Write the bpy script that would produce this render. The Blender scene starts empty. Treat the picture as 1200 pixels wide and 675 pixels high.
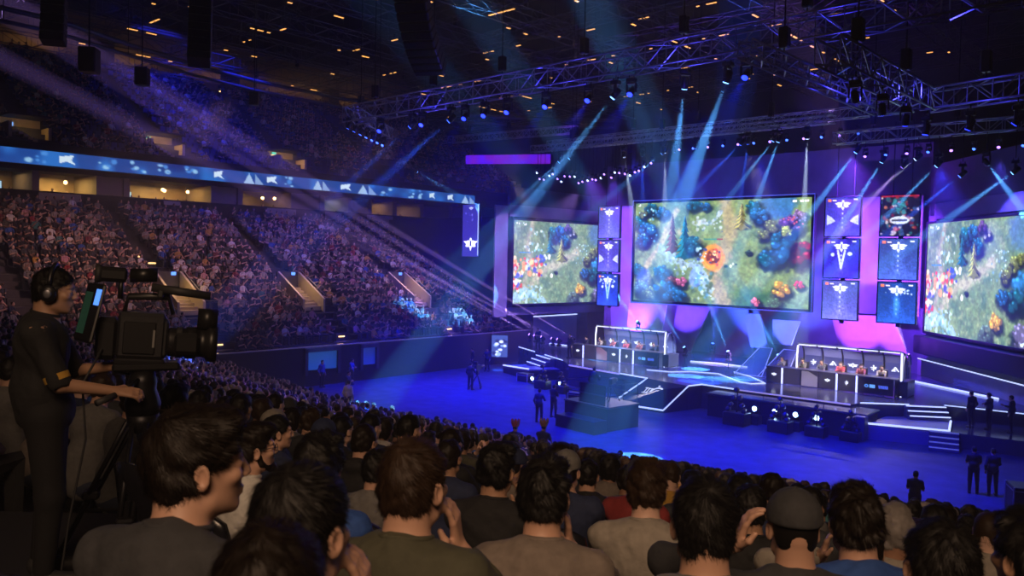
import bpy, math, random
import numpy as np
from mathutils import Vector, Matrix
R = math.radians
rng = np.random.default_rng(7)
random.seed(7)
COL = bpy.context.scene.collection
scene = bpy.context.scene

# ------------------------------------------------------------------ materials
MATS = {}
def mat(name, col=(.5, .5, .5), rough=.6, metal=0., emit=None, es=0., noise=0., nscale=8., bump=0., sample=None):
    if name in MATS: return MATS[name]
    m = bpy.data.materials.new(name); m.use_nodes = True
    nt = m.node_tree; b = nt.nodes['Principled BSDF']
    b.inputs['Base Color'].default_value = (*col, 1); b.inputs['Roughness'].default_value = rough
    b.inputs['Metallic'].default_value = metal
    if emit is not None:
        b.inputs['Emission Color'].default_value = (*emit, 1); b.inputs['Emission Strength'].default_value = es
    if noise or bump:
        tc = nt.nodes.new('ShaderNodeTexCoord'); n = nt.nodes.new('ShaderNodeTexNoise')
        n.inputs['Scale'].default_value = nscale; n.inputs['Detail'].default_value = 4
        nt.links.new(tc.outputs['Object'], n.inputs['Vector'])
        if noise:
            cr = nt.nodes.new('ShaderNodeValToRGB')
            cr.color_ramp.elements[0].position = .3; cr.color_ramp.elements[1].position = .7
            cr.color_ramp.elements[0].color = (*[c * (1 - noise) for c in col], 1)
            cr.color_ramp.elements[1].color = (*[min(1, c * (1 + noise)) for c in col], 1)
            nt.links.new(n.outputs['Fac'], cr.inputs['Fac']); nt.links.new(cr.outputs['Color'], b.inputs['Base Color'])
        if bump:
            bp = nt.nodes.new('ShaderNodeBump'); bp.inputs['Strength'].default_value = bump; bp.inputs['Distance'].default_value = .02
            nt.links.new(n.outputs['Fac'], bp.inputs['Height']); nt.links.new(bp.outputs['Normal'], b.inputs['Normal'])
    if sample: m.cycles.emission_sampling = sample
    MATS[name] = m
    return m
def screen_mat(name, strength):
    if name in MATS: return MATS[name]
    m = bpy.data.materials.new(name); m.use_nodes = True; nt = m.node_tree; b = nt.nodes['Principled BSDF']
    b.inputs['Base Color'].default_value = (.01, .01, .012, 1); b.inputs['Roughness'].default_value = .5
    a = nt.nodes.new('ShaderNodeAttribute'); a.attribute_name = 'picture'
    nt.links.new(a.outputs['Color'], b.inputs['Emission Color']); b.inputs['Emission Strength'].default_value = strength
    m.cycles.emission_sampling = 'NONE'
    MATS[name] = m
    return m

# ------------------------------------------------------------------ mesh builder
class MB:
    def __init__(s): s.v = []; s.f = []; s.m = []; s.n = 0; s.sm = []
    def add(s, v, f, m=0, smooth=False):
        v = np.asarray(v, float); s.v.append(v)
        for q in f: s.f.append(tuple(int(i) + s.n for i in q))
        s.m += [m] * len(f); s.sm += [smooth] * len(f); s.n += len(v); return s
    def box(s, c, d, rot=None, b=0., m=0):
        h = np.array(d, float) / 2
        if b <= 0:
            v = np.array([[x, y, z] for x in (-1, 1) for y in (-1, 1) for z in (-1, 1)]) * h
            f = [(0, 1, 3, 2), (4, 6, 7, 5), (0, 4, 5, 1), (2, 3, 7, 6), (0, 2, 6, 4), (1, 5, 7, 3)]
        else:
            b = min(b, h.min() * .98); v = []; idx = {}
            for x in (-1, 1):
                for y in (-1, 1):
                    for z in (-1, 1):
                        for ax in range(3):
                            p = np.array([x, y, z]) * (h - b); p[ax] = np.array([x, y, z])[ax] * h[ax]
                            idx[x, y, z, ax] = len(v); v.append(p)
            f = []
            for ax in range(3):
                a1, a2 = (ax + 1) % 3, (ax + 2) % 3
                for sg in (-1, 1):
                    q = []
                    for e1, e2 in ((-1, -1), (1, -1), (1, 1), (-1, 1)):
                        k = [0, 0, 0]; k[ax] = sg; k[a1] = e1; k[a2] = e2; q.append(idx[k[0], k[1], k[2], ax])
                    f.append(q if sg > 0 else q[::-1])
            for ax in range(3):
                a1, a2 = (ax + 1) % 3, (ax + 2) % 3
                for e1 in (-1, 1):
                    for e2 in (-1, 1):
                        def k(sg, w):
                            t = [0, 0, 0]; t[ax] = sg; t[a1] = e1; t[a2] = e2; return idx[t[0], t[1], t[2], w]
                        q = [k(-1, a1), k(1, a1), k(1, a2), k(-1, a2)]
                        f.append(q if e1 * e2 < 0 else q[::-1])
            for x in (-1, 1):
                for y in (-1, 1):
                    for z in (-1, 1):
                        q = [idx[x, y, z, 0], idx[x, y, z, 1], idx[x, y, z, 2]]
                        f.append(q if x * y * z > 0 else q[::-1])
            v = np.array(v)
        if rot is not None: v = v @ np.array(rot.to_3x3()).T
        return s.add(v + np.array(c, float), f, m)
    def tube(s, pts, r, n=8, m=0, cap=True, closed=False):
        P = [Vector(p) for p in pts]; k = len(P); rr = r if hasattr(r, '__len__') else [r] * k
        up = None; V = []
        for i in range(k):
            d = (P[(i + 1) % k] - P[i - 1]) if closed else (P[min(i + 1, k - 1)] - P[max(i - 1, 0)])
            if d.length < 1e-9: d = Vector((0, 0, 1))
            d.normalize()
            if up is None: up = Vector((0, 0, 1)) if abs(d.z) < .9 else Vector((1, 0, 0))
            a = (up - d * up.dot(d))
            if a.length < 1e-6: a = d.orthogonal()
            a.normalize(); up = a; b = d.cross(a)
            for j in range(n):
                t = 2 * math.pi * j / n; V.append(P[i] + (a * math.cos(t) + b * math.sin(t)) * rr[i])
        F = []
        for i in range(k if closed else k - 1):
            i2 = (i + 1) % k
            for j in range(n): F.append((i * n + j, i * n + (j + 1) % n, i2 * n + (j + 1) % n, i2 * n + j))
        if cap and not closed: F.append(tuple(range(n))[::-1]); F.append(tuple((k - 1) * n + j for j in range(n)))
        return s.add(V, F, m, n > 5)
    def bar(s, p, q, w, m=0): return s.tube([p, q], w, 4, m)
    def prism(s, poly, z0, z1, m=0):
        k = len(poly); a = sum(poly[i - 1][0] * poly[i][1] - poly[i][0] * poly[i - 1][1] for i in range(k))
        if a < 0: poly = poly[::-1]
        z0 = z0 if hasattr(z0, '__len__') else [z0] * k; z1 = z1 if hasattr(z1, '__len__') else [z1] * k
        v = [(p[0], p[1], z0[i]) for i, p in enumerate(poly)] + [(p[0], p[1], z1[i]) for i, p in enumerate(poly)]
        f = [tuple(range(k))[::-1], tuple(range(k, 2 * k))] + [(i, (i + 1) % k, k + (i + 1) % k, k + i) for i in range(k)]
        return s.add(v, f, m)
    def lathe(s, prof, n=16, m=0, mtx=None, smooth=True):
        V = []; k = len(prof)
        for r_, z in prof:
            for j in range(n): t = 2 * math.pi * j / n; V.append((r_ * math.cos(t), r_ * math.sin(t), z))
        F = [(i * n + j, i * n + (j + 1) % n, (i + 1) * n + (j + 1) % n, (i + 1) * n + j) for i in range(k - 1) for j in range(n)]
        F.append(tuple(range(n))[::-1]); F.append(tuple((k - 1) * n + j for j in range(n)))
        V = np.array(V)
        if mtx is not None:
            M = np.array(mtx); V = V @ M[:3, :3].T + M[:3, 3]
        return s.add(V, F, m, smooth)
    def ell(s, c, r_, n=10, k=7, m=0, rot=None):
        V = [(0, 0, -1)]; F = []
        for i in range(1, k):
            a = -math.pi / 2 + math.pi * i / k
            for j in range(n): t = 2 * math.pi * j / n; V.append((math.cos(a) * math.cos(t), math.cos(a) * math.sin(t), math.sin(a)))
        V.append((0, 0, 1)); last = len(V) - 1
        for j in range(n): F.append((0, 1 + (j + 1) % n, 1 + j)); F.append((last, last - n + j, last - n + (j + 1) % n))
        for i in range(k - 2):
            for j in range(n): F.append((1 + i * n + j, 1 + i * n + (j + 1) % n, 1 + (i + 1) * n + (j + 1) % n, 1 + (i + 1) * n + j))
        V = np.array(V) * np.array(r_, float)
        if rot is not None: V = V @ np.array(rot.to_3x3()).T
        return s.add(V + np.array(c, float), F, m, True)
    def mesh(s, name, mats):
        me = bpy.data.meshes.new(name)
        V = np.concatenate(s.v) if s.v else np.zeros((0, 3))
        me.from_pydata(V.tolist(), [], s.f)
        for m_ in (mats if isinstance(mats, (list, tuple)) else [mats]): me.materials.append(m_)
        me.polygons.foreach_set('material_index', np.array(s.m, np.int32)); me.polygons.foreach_set('use_smooth', np.array(s.sm, bool))
        me.update(); return me
    def build(s, name, mats, parent=None, loc=(0, 0, 0), rot=(0, 0, 0)):
        o = bpy.data.objects.new(name, s.mesh(name, mats)); COL.objects.link(o)
        o.location = loc; o.rotation_euler = rot
        if parent is not None: o.parent = parent
        return o
def fastmesh(name, V, quads, mats, mi, smooth=False):
    """big numpy mesh: V (n,3), quads (m,3 or 4)"""
    me = bpy.data.meshes.new(name); V = np.asarray(V, np.float32); Q = np.asarray(quads, np.int32); k = Q.shape[1]
    me.vertices.add(len(V)); me.vertices.foreach_set('co', V.ravel())
    me.loops.add(Q.size); me.loops.foreach_set('vertex_index', Q.ravel())
    me.polygons.add(len(Q)); me.polygons.foreach_set('loop_start', np.arange(0, Q.size, k, dtype=np.int32))
    me.polygons.foreach_set('loop_total', np.full(len(Q), k, np.int32))
    me.polygons.foreach_set('material_index', np.asarray(mi, np.int32)); me.polygons.foreach_set('use_smooth', np.full(len(Q), smooth, bool))
    for m_ in mats: me.materials.append(m_)
    me.update(calc_edges=True); me.validate()
    return me
def link(name, me, parent=None, loc=(0, 0, 0), rot=(0, 0, 0), scale=None):
    o = bpy.data.objects.new(name, me); COL.objects.link(o); o.location = loc; o.rotation_euler = rot
    if scale is not None: o.scale = scale
    if parent is not None: o.parent = parent
    return o
def tag(o, label, cat, group=None, kind=None):
    o['label'] = label; o['category'] = cat
    if group: o['group'] = group
    if kind: o['kind'] = kind
    return o
def empty(name, loc=(0, 0, 0), rz=0.):
    o = bpy.data.objects.new(name, None); COL.objects.link(o); o.location = loc; o.rotation_euler = (0, 0, rz); o.empty_display_size = .1
    return o
KIDS = {}
def copy_tree(o, parent=None):
    c = o.copy(); COL.objects.link(c)
    if parent is not None: c.parent = parent
    for ch in [x for x in COL.objects if x.parent == o] if o.name not in KIDS else KIDS[o.name]: copy_tree(ch, c)
    return c
def kids_of(o):
    """remember the part tree of a thing once so that copies are quick"""
    todo = [o]
    while todo:
        p = todo.pop(); KIDS[p.name] = [x for x in COL.objects if x.parent == p]; todo += KIDS[p.name]
def struct(o): o['kind'] = 'structure'; return o
def spot(name, loc, target, col, power, ang, blend=.4, radius=.06, parent=None):
    l = bpy.data.lights.new(name, 'SPOT'); l.color = col; l.energy = power; l.spot_size = R(ang); l.spot_blend = blend; l.shadow_soft_size = radius
    o = bpy.data.objects.new(name, l); COL.objects.link(o); o.location = loc
    o.rotation_euler = (Vector(target) - Vector(loc)).to_track_quat('-Z', 'Y').to_euler()
    return o
def area(name, loc, target, col, power, sx, sy, spread=180):
    l = bpy.data.lights.new(name, 'AREA'); l.shape = 'RECTANGLE'; l.size = sx; l.size_y = sy; l.color = col; l.energy = power; l.spread = R(spread)
    o = bpy.data.objects.new(name, l); COL.objects.link(o); o.location = loc
    o.rotation_euler = (Vector(target) - Vector(loc)).to_track_quat('-Z', 'Y').to_euler()
    return o
ORD = 'first second third fourth fifth sixth seventh eighth ninth tenth eleventh twelfth thirteenth fourteenth fifteenth sixteenth seventeenth eighteenth nineteenth twentieth'.split()
TENS = {20: 'twenty', 30: 'thirty', 40: 'forty', 50: 'fifty', 60: 'sixty', 70: 'seventy', 80: 'eighty'}
TENTH = {20: 'twentieth', 30: 'thirtieth', 40: 'fortieth', 50: 'fiftieth', 60: 'sixtieth', 70: 'seventieth', 80: 'eightieth'}
def nth(i):
    """0 -> first"""
    i += 1
    if i <= 20: return ORD[i - 1]
    t, u = i // 10 * 10, i % 10
    return TENTH[t] if u == 0 else TENS[t] + '-' + ORD[u - 1]

# ------------------------------------------------------------------ camera
cd = bpy.data.cameras.new('camera'); cam = bpy.data.objects.new('camera', cd); COL.objects.link(cam)
cd.sensor_width = 36; cd.lens = 36 * 942 / 1200; cd.clip_start = .05; cd.clip_end = 400
cam.matrix_world = Matrix.Translation((0, 0, 8)) @ Matrix.Rotation(R(42), 4, 'Z') @ Matrix.Rotation(R(90 - 1.98), 4, 'X') @ Matrix.Rotation(R(1.15), 4, 'Z')
scene.camera = cam
cd.dof.use_dof = True; cd.dof.focus_distance = 10; cd.dof.aperture_fstop = 5.6

# ------------------------------------------------------------------ pictures shown on the LED screens (numpy, kept as a mesh attribute)
def lin(c): c = np.clip(np.asarray(c, float), 0, 1); return np.where(c <= .04045, c / 12.92, ((c + .055) / 1.055) ** 2.4)
def vnoise(h, w, cells, seed):
    g = np.random.default_rng(seed).random((int(cells) + 3, int(cells * w / h) + 4))
    y = np.linspace(0, cells, h); x = np.linspace(0, cells * w / h, w); yi = y.astype(int); xi = x.astype(int)
    fy = (y - yi); fx = (x - xi); fy = (fy * fy * (3 - 2 * fy))[:, None]; fx = (fx * fx * (3 - 2 * fx))[None]
    a = g[yi][:, xi]; b = g[yi][:, xi + 1]; c = g[yi + 1][:, xi]; d = g[yi + 1][:, xi + 1]
    return (a * (1 - fx) + b * fx) * (1 - fy) + (c * (1 - fx) + d * fx) * fy
def fbm(h, w, cells, seed, o=4): return sum(vnoise(h, w, cells * 2 ** i, seed + i) * .5 ** i for i in range(o)) / (2 - .5 ** (o - 1))
class Pic:
    def __init__(s, w, h, base=(0, 0, 0)):
        s.w, s.h = w, h; s.a = np.ones((h, w, 3)) * np.array(base, float)
        s.y, s.x = np.mgrid[0:h, 0:w].astype(float); s.x = s.x / (h - 1); s.y = s.y / (h - 1); s.asp = (w - 1) / (h - 1)
        s.n1 = fbm(h, w, 24, 3); s.n2 = fbm(h, w, 9, 9)
    def mix(s, m, c): m = np.clip(m, 0, 1)[..., None]; s.a = s.a * (1 - m) + np.asarray(c, float) * m; return s
    def seg(s, p, q):
        px, py = p[0] * s.asp, p[1]; qx, qy = q[0] * s.asp, q[1]; dx, dy = qx - px, qy - py
        t = np.clip(((s.x - px) * dx + (s.y - py) * dy) / (dx * dx + dy * dy + 1e-9), 0, 1)
        return np.hypot(s.x - px - t * dx, s.y - py - t * dy)
    def line(s, pts, wd, c, soft=.01, wob=0., al=1.):
        d = np.min([s.seg(pts[i], pts[i + 1]) for i in range(len(pts) - 1)], 0) + (s.n1 - .5) * wob
        return s.mix((wd - d) / soft * al if al == 1 else np.clip((wd - d) / soft, 0, 1) * al, c)
    def ell(s, u, v, ru, rv, c, soft=.15, wob=0., al=1.):
        d = np.hypot((s.x - u * s.asp) / ru, (s.y - v) / rv) + (s.n1 - .5) * wob
        return s.mix(np.clip((1 - d) / soft, 0, 1) * al, c)
    def rect(s, u0, v0, u1, v1, c, al=1.):
        return s.mix(((s.x >= u0 * s.asp) & (s.x <= u1 * s.asp) & (s.y >= v0) & (s.y <= v1)) * al, c)
    def poly(s, pts, c, al=1.):
        ins = np.zeros(s.x.shape, bool); k = len(pts)
        for i in range(k):
            (x0, y0), (x1, y1) = pts[i - 1], pts[i]; x0 *= s.asp; x1 *= s.asp
            if y0 != y1: ins ^= ((s.y < y0) != (s.y < y1)) & (s.x < (x1 - x0) * (s.y - y0) / (y1 - y0) + x0)
        return s.mix(ins * al, c)
    def bush(s, u, v, r, c, seed=0, k=22):
        r = r * 1.4
        g = np.random.default_rng(seed); c = np.array(c)
        s.ell(u + .012, v + r * .35, r * 1.1, r * .8, (.05, .09, .10), .4, .4, .85)
        for i in range(k):
            a = g.random() * 6.28; d = r * .65 * math.sqrt(g.random()); q = r * g.uniform(.16, .34); up = -math.sin(a)
            f = .55 + .45 * (i / k) + .25 * max(0, up)
            s.ell(u + d * math.cos(a) / s.asp, v - d * .8 * up * -1 if False else v + d * .8 * math.sin(a), q, q * .85, c * f * (.7 + .3 * g.random()), .5, .5)
            s.ell(u + (d * math.cos(a) - q * .3) / s.asp, v + d * .8 * math.sin(a) - q * .35, q * .45, q * .35, np.minimum(c * f * 1.6 + .03, 1), .8, .7, .8)
        return s
    def pine(s, u, v0, v1, wd, c):
        c = np.array(c); s.ell(u + .015, v1, wd * 1.1, wd * .4, (.05, .08, .08), .5, .3, .8)
        for i in range(6):
            t = i / 5; top = v0 + (v1 - v0) * (t * .8); bot = v0 + (v1 - v0) * (t * .8 + .28); q = wd * (.25 + .75 * t)
            s.poly([(u, top), (u - q / s.asp, bot), (u - q * .3 / s.asp, bot - .01), (u, bot + .02), (u + q * .5 / s.asp, bot - .01), (u + q / s.asp, bot)], c * (.6 + .25 * (i % 2)))
            s.poly([(u, top), (u - q / s.asp, bot), (u - q * .3 / s.asp, bot - .02)], c * 1.35)
        return s
    def specks(s, u0, v0, u1, v1, n, cols, r, seed):
        g = np.random.default_rng(seed)
        for i in range(n):
            q = r * g.uniform(.5, 1.3); s.ell(g.uniform(u0, u1), g.uniform(v0, v1), q, q * g.uniform(.6, 1.3), cols[int(g.integers(len(cols)))], .5, .3, .9)
        return s
    def detail(s, amt=.35):
        n = fbm(s.h, s.w, 40, 21); s.a = s.a * (1 - amt + 2 * amt * n[..., None]); return s
TEAL, OLIVE, BLUE_T, RUST, GOLD, CRIM, PURP = (.10, .36, .44), (.42, .46, .22), (.14, .38, .60), (.36, .20, .17), (.80, .60, .24), (.55, .10, .18), (.34, .24, .46)
STONE = (.60, .68, .72)
def forest_a():
    p = Pic(384, 216, (.46, .55, .34)); p.mix((p.n2 - .4) * 2.5, (.30, .42, .28)); p.mix((p.n1 - .52) * 2, (.58, .62, .38))
    p.ell(.83, .05, .20, .16, (.22, .42, .62), .3, .5); p.ell(.72, .95, .3, .16, (.22, .38, .22), .6, .4)
    p.line([(.26, .08), (.17, .40), (.06, .70)], .045, (.66, .62, .44), .03, .06)
    p.line([(.55, .0), (.58, .25), (.55, .5), (.48, .72), (.56, 1.)], .10, (.62, .58, .42), .06, .1); p.line([(.42, .42), (.30, .30), (.22, .27)], .04, (.60, .58, .42), .05, .1)
    p.line([(.17, .48), (.30, .60), (.42, .66), (.46, .86)], .05, (.58, .68, .74), .02, .12); p.specks(.18, .47, .44, .72, 30, [(.75, .85, .88), (.4, .5, .58)], .018, 4); p.specks(.36, .7, .50, .97, 40, [(.72, .80, .80), (.35, .55, .62), (.3, .4, .3)], .025, 5)
    p.line([(.37, .20), (.47, .22), (.52, .12)], .03, (.60, .66, .68), .02, .1); p.specks(.38, .12, .54, .3, 26, [(.7, .74, .74), (.36, .48, .5)], .018, 6)
    for u, v, r, c, k in [(.03, .20, .08, TEAL, 1), (.08, .28, .10, BLUE_T, 2), (.05, .38, .08, TEAL, 3), (.10, .06, .07, TEAL, 4), (.17, .10, .07, BLUE_T, 5), (.36, .03, .07, TEAL, 6), (.43, .05, .05, BLUE_T, 7), (.05, .11, .05, OLIVE, 8),
                         (.70, .06, .07, TEAL, 11), (.73, .15, .08, BLUE_T, 12), (.90, .24, .10, PURP, 13), (.94, .16, .06, (.5, .4, .6), 14), (.95, .50, .12, CRIM, 15), (.79, .26, .07, OLIVE, 16), (.76, .33, .06, OLIVE, 17), (.86, .38, .10, TEAL, 18), (.82, .50, .13, BLUE_T, 19), (.78, .56, .08, TEAL, 20), (.88, .30, .06, (.6, .66, .3), 21),
                         (.07, .78, .09, OLIVE, 22), (.05, .88, .09, (.3, .42, .25), 23), (.02, .68, .07, TEAL, 24), (.12, .92, .08, OLIVE, 25), (.18, .70, .09, TEAL, 26), (.24, .80, .07, RUST, 27), (.20, .88, .11, BLUE_T, 28), (.28, .93, .09, BLUE_T, 29), (.30, .80, .06, (.7, .35, .5), 30), (.86, .83, .085, GOLD, 31), (.95, .79, .045, (.85, .2, .35), 32), (.73, .96, .05, (.85, .4, .5), 33), (.83, .96, .06, (.3, .45, .3), 34), (.68, .50, .03, (.2, .3, .25), 35)]: p.bush(u, v, r, c, k)
    p.pine(.24, .12, .47, .085, RUST); p.pine(.315, .13, .53, .11, TEAL); p.bush(.37, .42, .09, (.12, .33, .40), 40); p.pine(.64, .03, .26, .09, (.55, .52, .26))
    p.specks(.86, .17, .97, .28, 16, [(.8, .35, .35), (.5, .45, .75)], .016, 8); p.specks(.02, .05, .14, .42, 26, [(.6, .8, .9), (.35, .6, .75)], .013, 9)
    p.ell(.485, .55, .13, .145, (.95, .58, .22), .25, .25); p.ell(.485, .54, .085, .085, (.45, .20, .12), .3, .3); p.specks(.45, .46, .53, .62, 20, [(.9, .3, .15), (1, .85, .6), (.2, .2, .4), (.8, .5, .3)], .02, 10); p.specks(.39, .46, .45, .58, 12, [(.7, .85, .95), (.2, .3, .6)], .02, 11)
    p.rect(.43, .365, .505, .38, (.2, .5, .45)); p.rect(.505, .365, .54, .38, (.55, .2, .2)); p.specks(.56, .6, .62, .66, 4, [(.85, .85, .7), (.1, .25, .2)], .022, 12)
    p.specks(.01, .015, .03, .03, 4, [(.9, .9, .9)], .01, 13)
    for u in (.905, .94, .965): p.rect(u, .02, u + .02, .04, (.9, .9, .9))
    p.ell(.5, .5, 1.15, .72, (0, 0, 0), .01, 0, 0)
    return lin(p.detail(.22).a * .92)
def forest_b():
    p = Pic(288, 162, (.42, .52, .36)); p.mix((p.n2 - .4) * 3, (.30, .43, .33)); p.mix((p.n1 - .5) * 3, (.54, .60, .44))
    p.ell(.86, .10, .28, .22, (.30, .44, .58), .4, .4)
    p.line([(.18, .0), (.12, .30), (.16, .5), (.10, .8)], .06, (.60, .60, .52), .05, .1); p.line([(.08, .95), (.25, .62), (.45, .50), (.62, .36)], .08, (.66, .66, .56), .06, .12)
    p.line([(.02, .92), (.16, .86), (.30, .98)], .07, (.58, .72, .80), .03, .15); p.specks(.0, .78, .28, 1, 40, [(.74, .86, .88), (.4, .6, .66), (.5, .6, .4)], .03, 2)
    p.specks(.10, .10, .30, .4, 30, [(.74, .80, .80), (.45, .55, .55), (.5, .7, .75)], .022, 3)
    for u, v, r, c, k in [(.38, .14, .10, TEAL, 1), (.44, .10, .08, BLUE_T, 2), (.48, .22, .09, TEAL, 3), (.56, .12, .06, (.7, .7, .75), 4), (.52, .06, .06, PURP, 5), (.78, .38, .08, OLIVE, 6), (.72, .46, .07, OLIVE, 7), (.84, .32, .06, OLIVE, 8), (.86, .58, .17, BLUE_T, 9), (.78, .64, .12, TEAL, 10), (.70, .62, .08, BLUE_T, 11), (.94, .46, .08, (.5, .55, .35), 12), (.96, .66, .10, TEAL, 13), (.66, .83, .085, GOLD, 14), (.58, .94, .09, (.36, .46, .44), 15), (.84, .92, .12, (.42, .4, .56), 16), (.94, .9, .07, (.5, .42, .3), 17), (.40, .62, .025, (.15, .25, .25), 18)]: p.bush(u, v, r, c, k)
    p.pine(.35, .10, .36, .09, TEAL); p.pine(.46, .18, .46, .10, (.52, .54, .28))
    p.specks(.60, .25, .75, .5, 24, [(.7, .8, .8), (.4, .55, .6)], .018, 20)
    p.specks(.0, .44, .28, .66, 60, [(.9, .25, .2), (1, .85, .7), (.95, .6, .35), (.25, .3, .7), (.7, .8, .95), (.55, .12, .15)], .032, 6); p.specks(.0, .62, .08, .84, 26, [(.85, .2, .2), (.95, .9, .9), (.3, .35, .8)], .03, 7); p.specks(.22, .40, .34, .54, 14, [(.2, .3, .75), (.9, .9, 1)], .03, 8)
    p.ell(.17, .5, .06, .05, (1, .82, .55), .6, .3); p.ell(.365, .66, .026, .034, (.95, .95, .95), .3)
    p.rect(.05, .375, .16, .39, (.2, .5, .7)); p.specks(.02, .02, .12, .05, 8, [(.9, .9, .95)], .012, 9); p.specks(.84, .955, .97, .985, 12, [(.8, .9, .9)], .016, 10)
    return lin(p.detail(.22).a * .95)
def emblem(p, u, v, s, c=(.95, .96, 1.), kind=0):
    """a plain winged crest: shield, wings and a few strokes"""
    a = 1 / p.asp
    p.ell(u, v - s * .55, s * .18, s * .18, c, .4)
    if kind == 0:
        for sg in (-1, 1):
            p.poly([(u + sg * .1 * s * a, v - .45 * s), (u + sg * .95 * s * a, v - .35 * s), (u + sg * .62 * s * a, v - .05 * s), (u + sg * .72 * s * a, v + .12 * s), (u + sg * .3 * s * a, v + .2 * s), (u + sg * .1 * s * a, v)], c)
            p.line([(u + sg * .3 * s * a, v - .15 * s), (u + sg * .8 * s * a, v - .2 * s)], .035 * s, p.a.mean((0, 1)), .01)
        p.poly([(u - .2 * s * a, v + .1 * s), (u + .2 * s * a, v + .1 * s), (u, v + .6 * s)], c)
    elif kind == 1:
        p.line([(u, v - .6 * s), (u, v + .7 * s)], .09 * s, c); p.line([(u - .5 * s * a, v - .1 * s), (u + .5 * s * a, v - .25 * s)], .1 * s, c); p.line([(u - .3 * s * a, v + .3 * s), (u + .35 * s * a, v + .15 * s)], .12 * s, c); p.ell(u + .25 * s * a, v + .1 * s, s * .28, s * .24, c, .3)
    else:
        p.ell(u - .1 * s * a, v + .1 * s, s * .45, s * .32, c, .3); p.line([(u - .5 * s * a, v + .3 * s), (u + .1 * s * a, v - .6 * s), (u + .6 * s * a, v + .3 * s)], .12 * s, c); p.ell(u + .1 * s * a, v + .12 * s, s * .16, s * .14, p.a.mean((0, 1)), .4)
    return p
def card(w, h, kind, seed):
    base = {0: (.25, .22, .72), 1: (.20, .15, .75), 2: (.34, .34, .74), 3: (.09, .08, .14), 4: (.22, .30, .62), 5: (.12, .26, .58), 6: (.28, .26, .70), 7: (.30, .30, .66), 8: (.12, .22, .72)}[kind]
    p = Pic(w, h, base)
    if kind == 3:
        p.specks(0, 0, 1, 1, 90, [(.5, .1, .15), (.2, .3, .5), (.7, .4, .3), (.05, .05, .12), (.8, .75, .8), (.15, .35, .4)], .06, seed); p.rect(0, 0, 1, .05, (.6, .1, .1)); p.ell(.5, .62, .26, .11, (.85, .88, .95), .2); p.line([(.32, .62), (.68, .62)], .03, (.2, .22, .3)); p.specks(.3, .1, .7, .45, 30, [(.2, .5, .55), (.1, .2, .3)], .06, seed + 1)
        return lin(p.detail(.4).a * .8)
    p.mix((.55 - p.y + p.n2 * .4) * .5, np.array(base) * .55); p.mix(np.clip((p.y - .55 - .35 * np.abs(p.x / p.asp - .5) + (p.n1 - .5) * .5) * 2, 0, .6), np.minimum(np.array(base) * 1.5, 1))
    p.mix(np.clip((.22 - np.abs(p.x / p.asp - .5)) * 2, 0, .35) * (p.n1 > .45), np.minimum(np.array(base) * 1.9, 1))
    emblem(p, .5, .22, .22, (.86, .88, 1.), 0)
    for i in range(4): p.ell(.5, .42 + .12 * i, .028, .03, (.85, .88, 1), .5, 0, .9 - .15 * i)
    if kind in (0, 6): p.poly([(.05, .45), (.05, .72), (.30, .62), (.16, .5)], (.7, .72, .95)); p.poly([(.95, .45), (.95, .72), (.70, .62), (.84, .5)], (.7, .72, .95))
    if kind in (1, 8): p.ell(.25, .4, .05, .05, (.8, .85, 1)); p.ell(.74, .38, .07, .05, (.8, .85, 1)); p.line([(.4, .3), (.5, .75), (.6, .3)], .03, (.8, .82, 1))
    if kind in (5, 8): p.ell(.5, .55, .10, .34, (.3, .65, .95), .8, .5, .7); p.specks(.1, .15, .9, .3, 14, [(.8, .9, 1)], .03, seed)
    p.rect(.06, .05, .16, .11, (.9, .45, .3)); p.rect(.2, .06, .32, .09, (.85, .8, .95)); p.rect(.8, .05, .92, .08, (.85, .85, .95))
    return lin(p.detail(.25).a * .9)
def crest_pic(kind, base=(.10, .10, .34), c=(.9, .92, 1)):
    p = Pic(40, 44, base); emblem(p, .5, .5, .30, c, kind); return lin(p.a)
def quad_screen(name, pts, img, m, parent=None, gain=1.):
    """pts: top left, top right, bottom right, bottom left"""
    h, w = img.shape[:2]; P = [np.array(q, float) for q in pts]
    t = np.linspace(0, 1, w)[None, :, None]; s = np.linspace(0, 1, h)[:, None, None]
    V = ((P[0] * (1 - t) + P[1] * t) * (1 - s) + (P[3] * (1 - t) + P[2] * t) * s).reshape(-1, 3)
    i = (np.arange(h - 1)[:, None] * w + np.arange(w - 1)[None]).ravel()
    me = fastmesh(name, V, np.stack([i, i + w, i + w + 1, i + 1], 1), [m], np.zeros(len(i)))
    a = me.attributes.new('picture', 'FLOAT_COLOR', 'POINT')
    a.data.foreach_set('color', np.concatenate([img.reshape(-1, 3) * gain, np.ones((h * w, 1))], 1).astype(np.float32).ravel())
    return link(name, me, parent)
SCR = screen_mat("led_picture", 2.4)

# ------------------------------------------------------------------ the arena shell
conc = mat('dark_concrete', (.045, .042, .05), .8, noise=.25, nscale=3)
black = mat('black_fabric', (.006, .006, .007), .9)
blackp = mat('black_plastic', (.012, .012, .014), .38)
blackm = mat('black_metal', (.02, .02, .024), .4, .6)
steel = mat('roof_steel', (.16, .16, .18), .45, .7)
alum = mat('truss_aluminium', (.55, .56, .6), .32, .9)
floor_m = mat('painted_concrete_floor', (.07, .07, .09), .6, noise=.3, nscale=1.2); floor_m.node_tree.nodes['Principled BSDF'].inputs['Specular IOR Level'].default_value = .12
deck_m = mat('gloss_stage_deck', (.05, .05, .07), .16, noise=.1, nscale=2)
ramp_m = mat('stage_ramp_screen', (.03, .03, .06), .2)
navy = mat('set_navy_panel', (.10, .10, .16), .5, noise=.2, nscale=1)
setp = mat('set_grey_panel', (.32, .30, .40), .55, noise=.15, nscale=.8)
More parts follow.
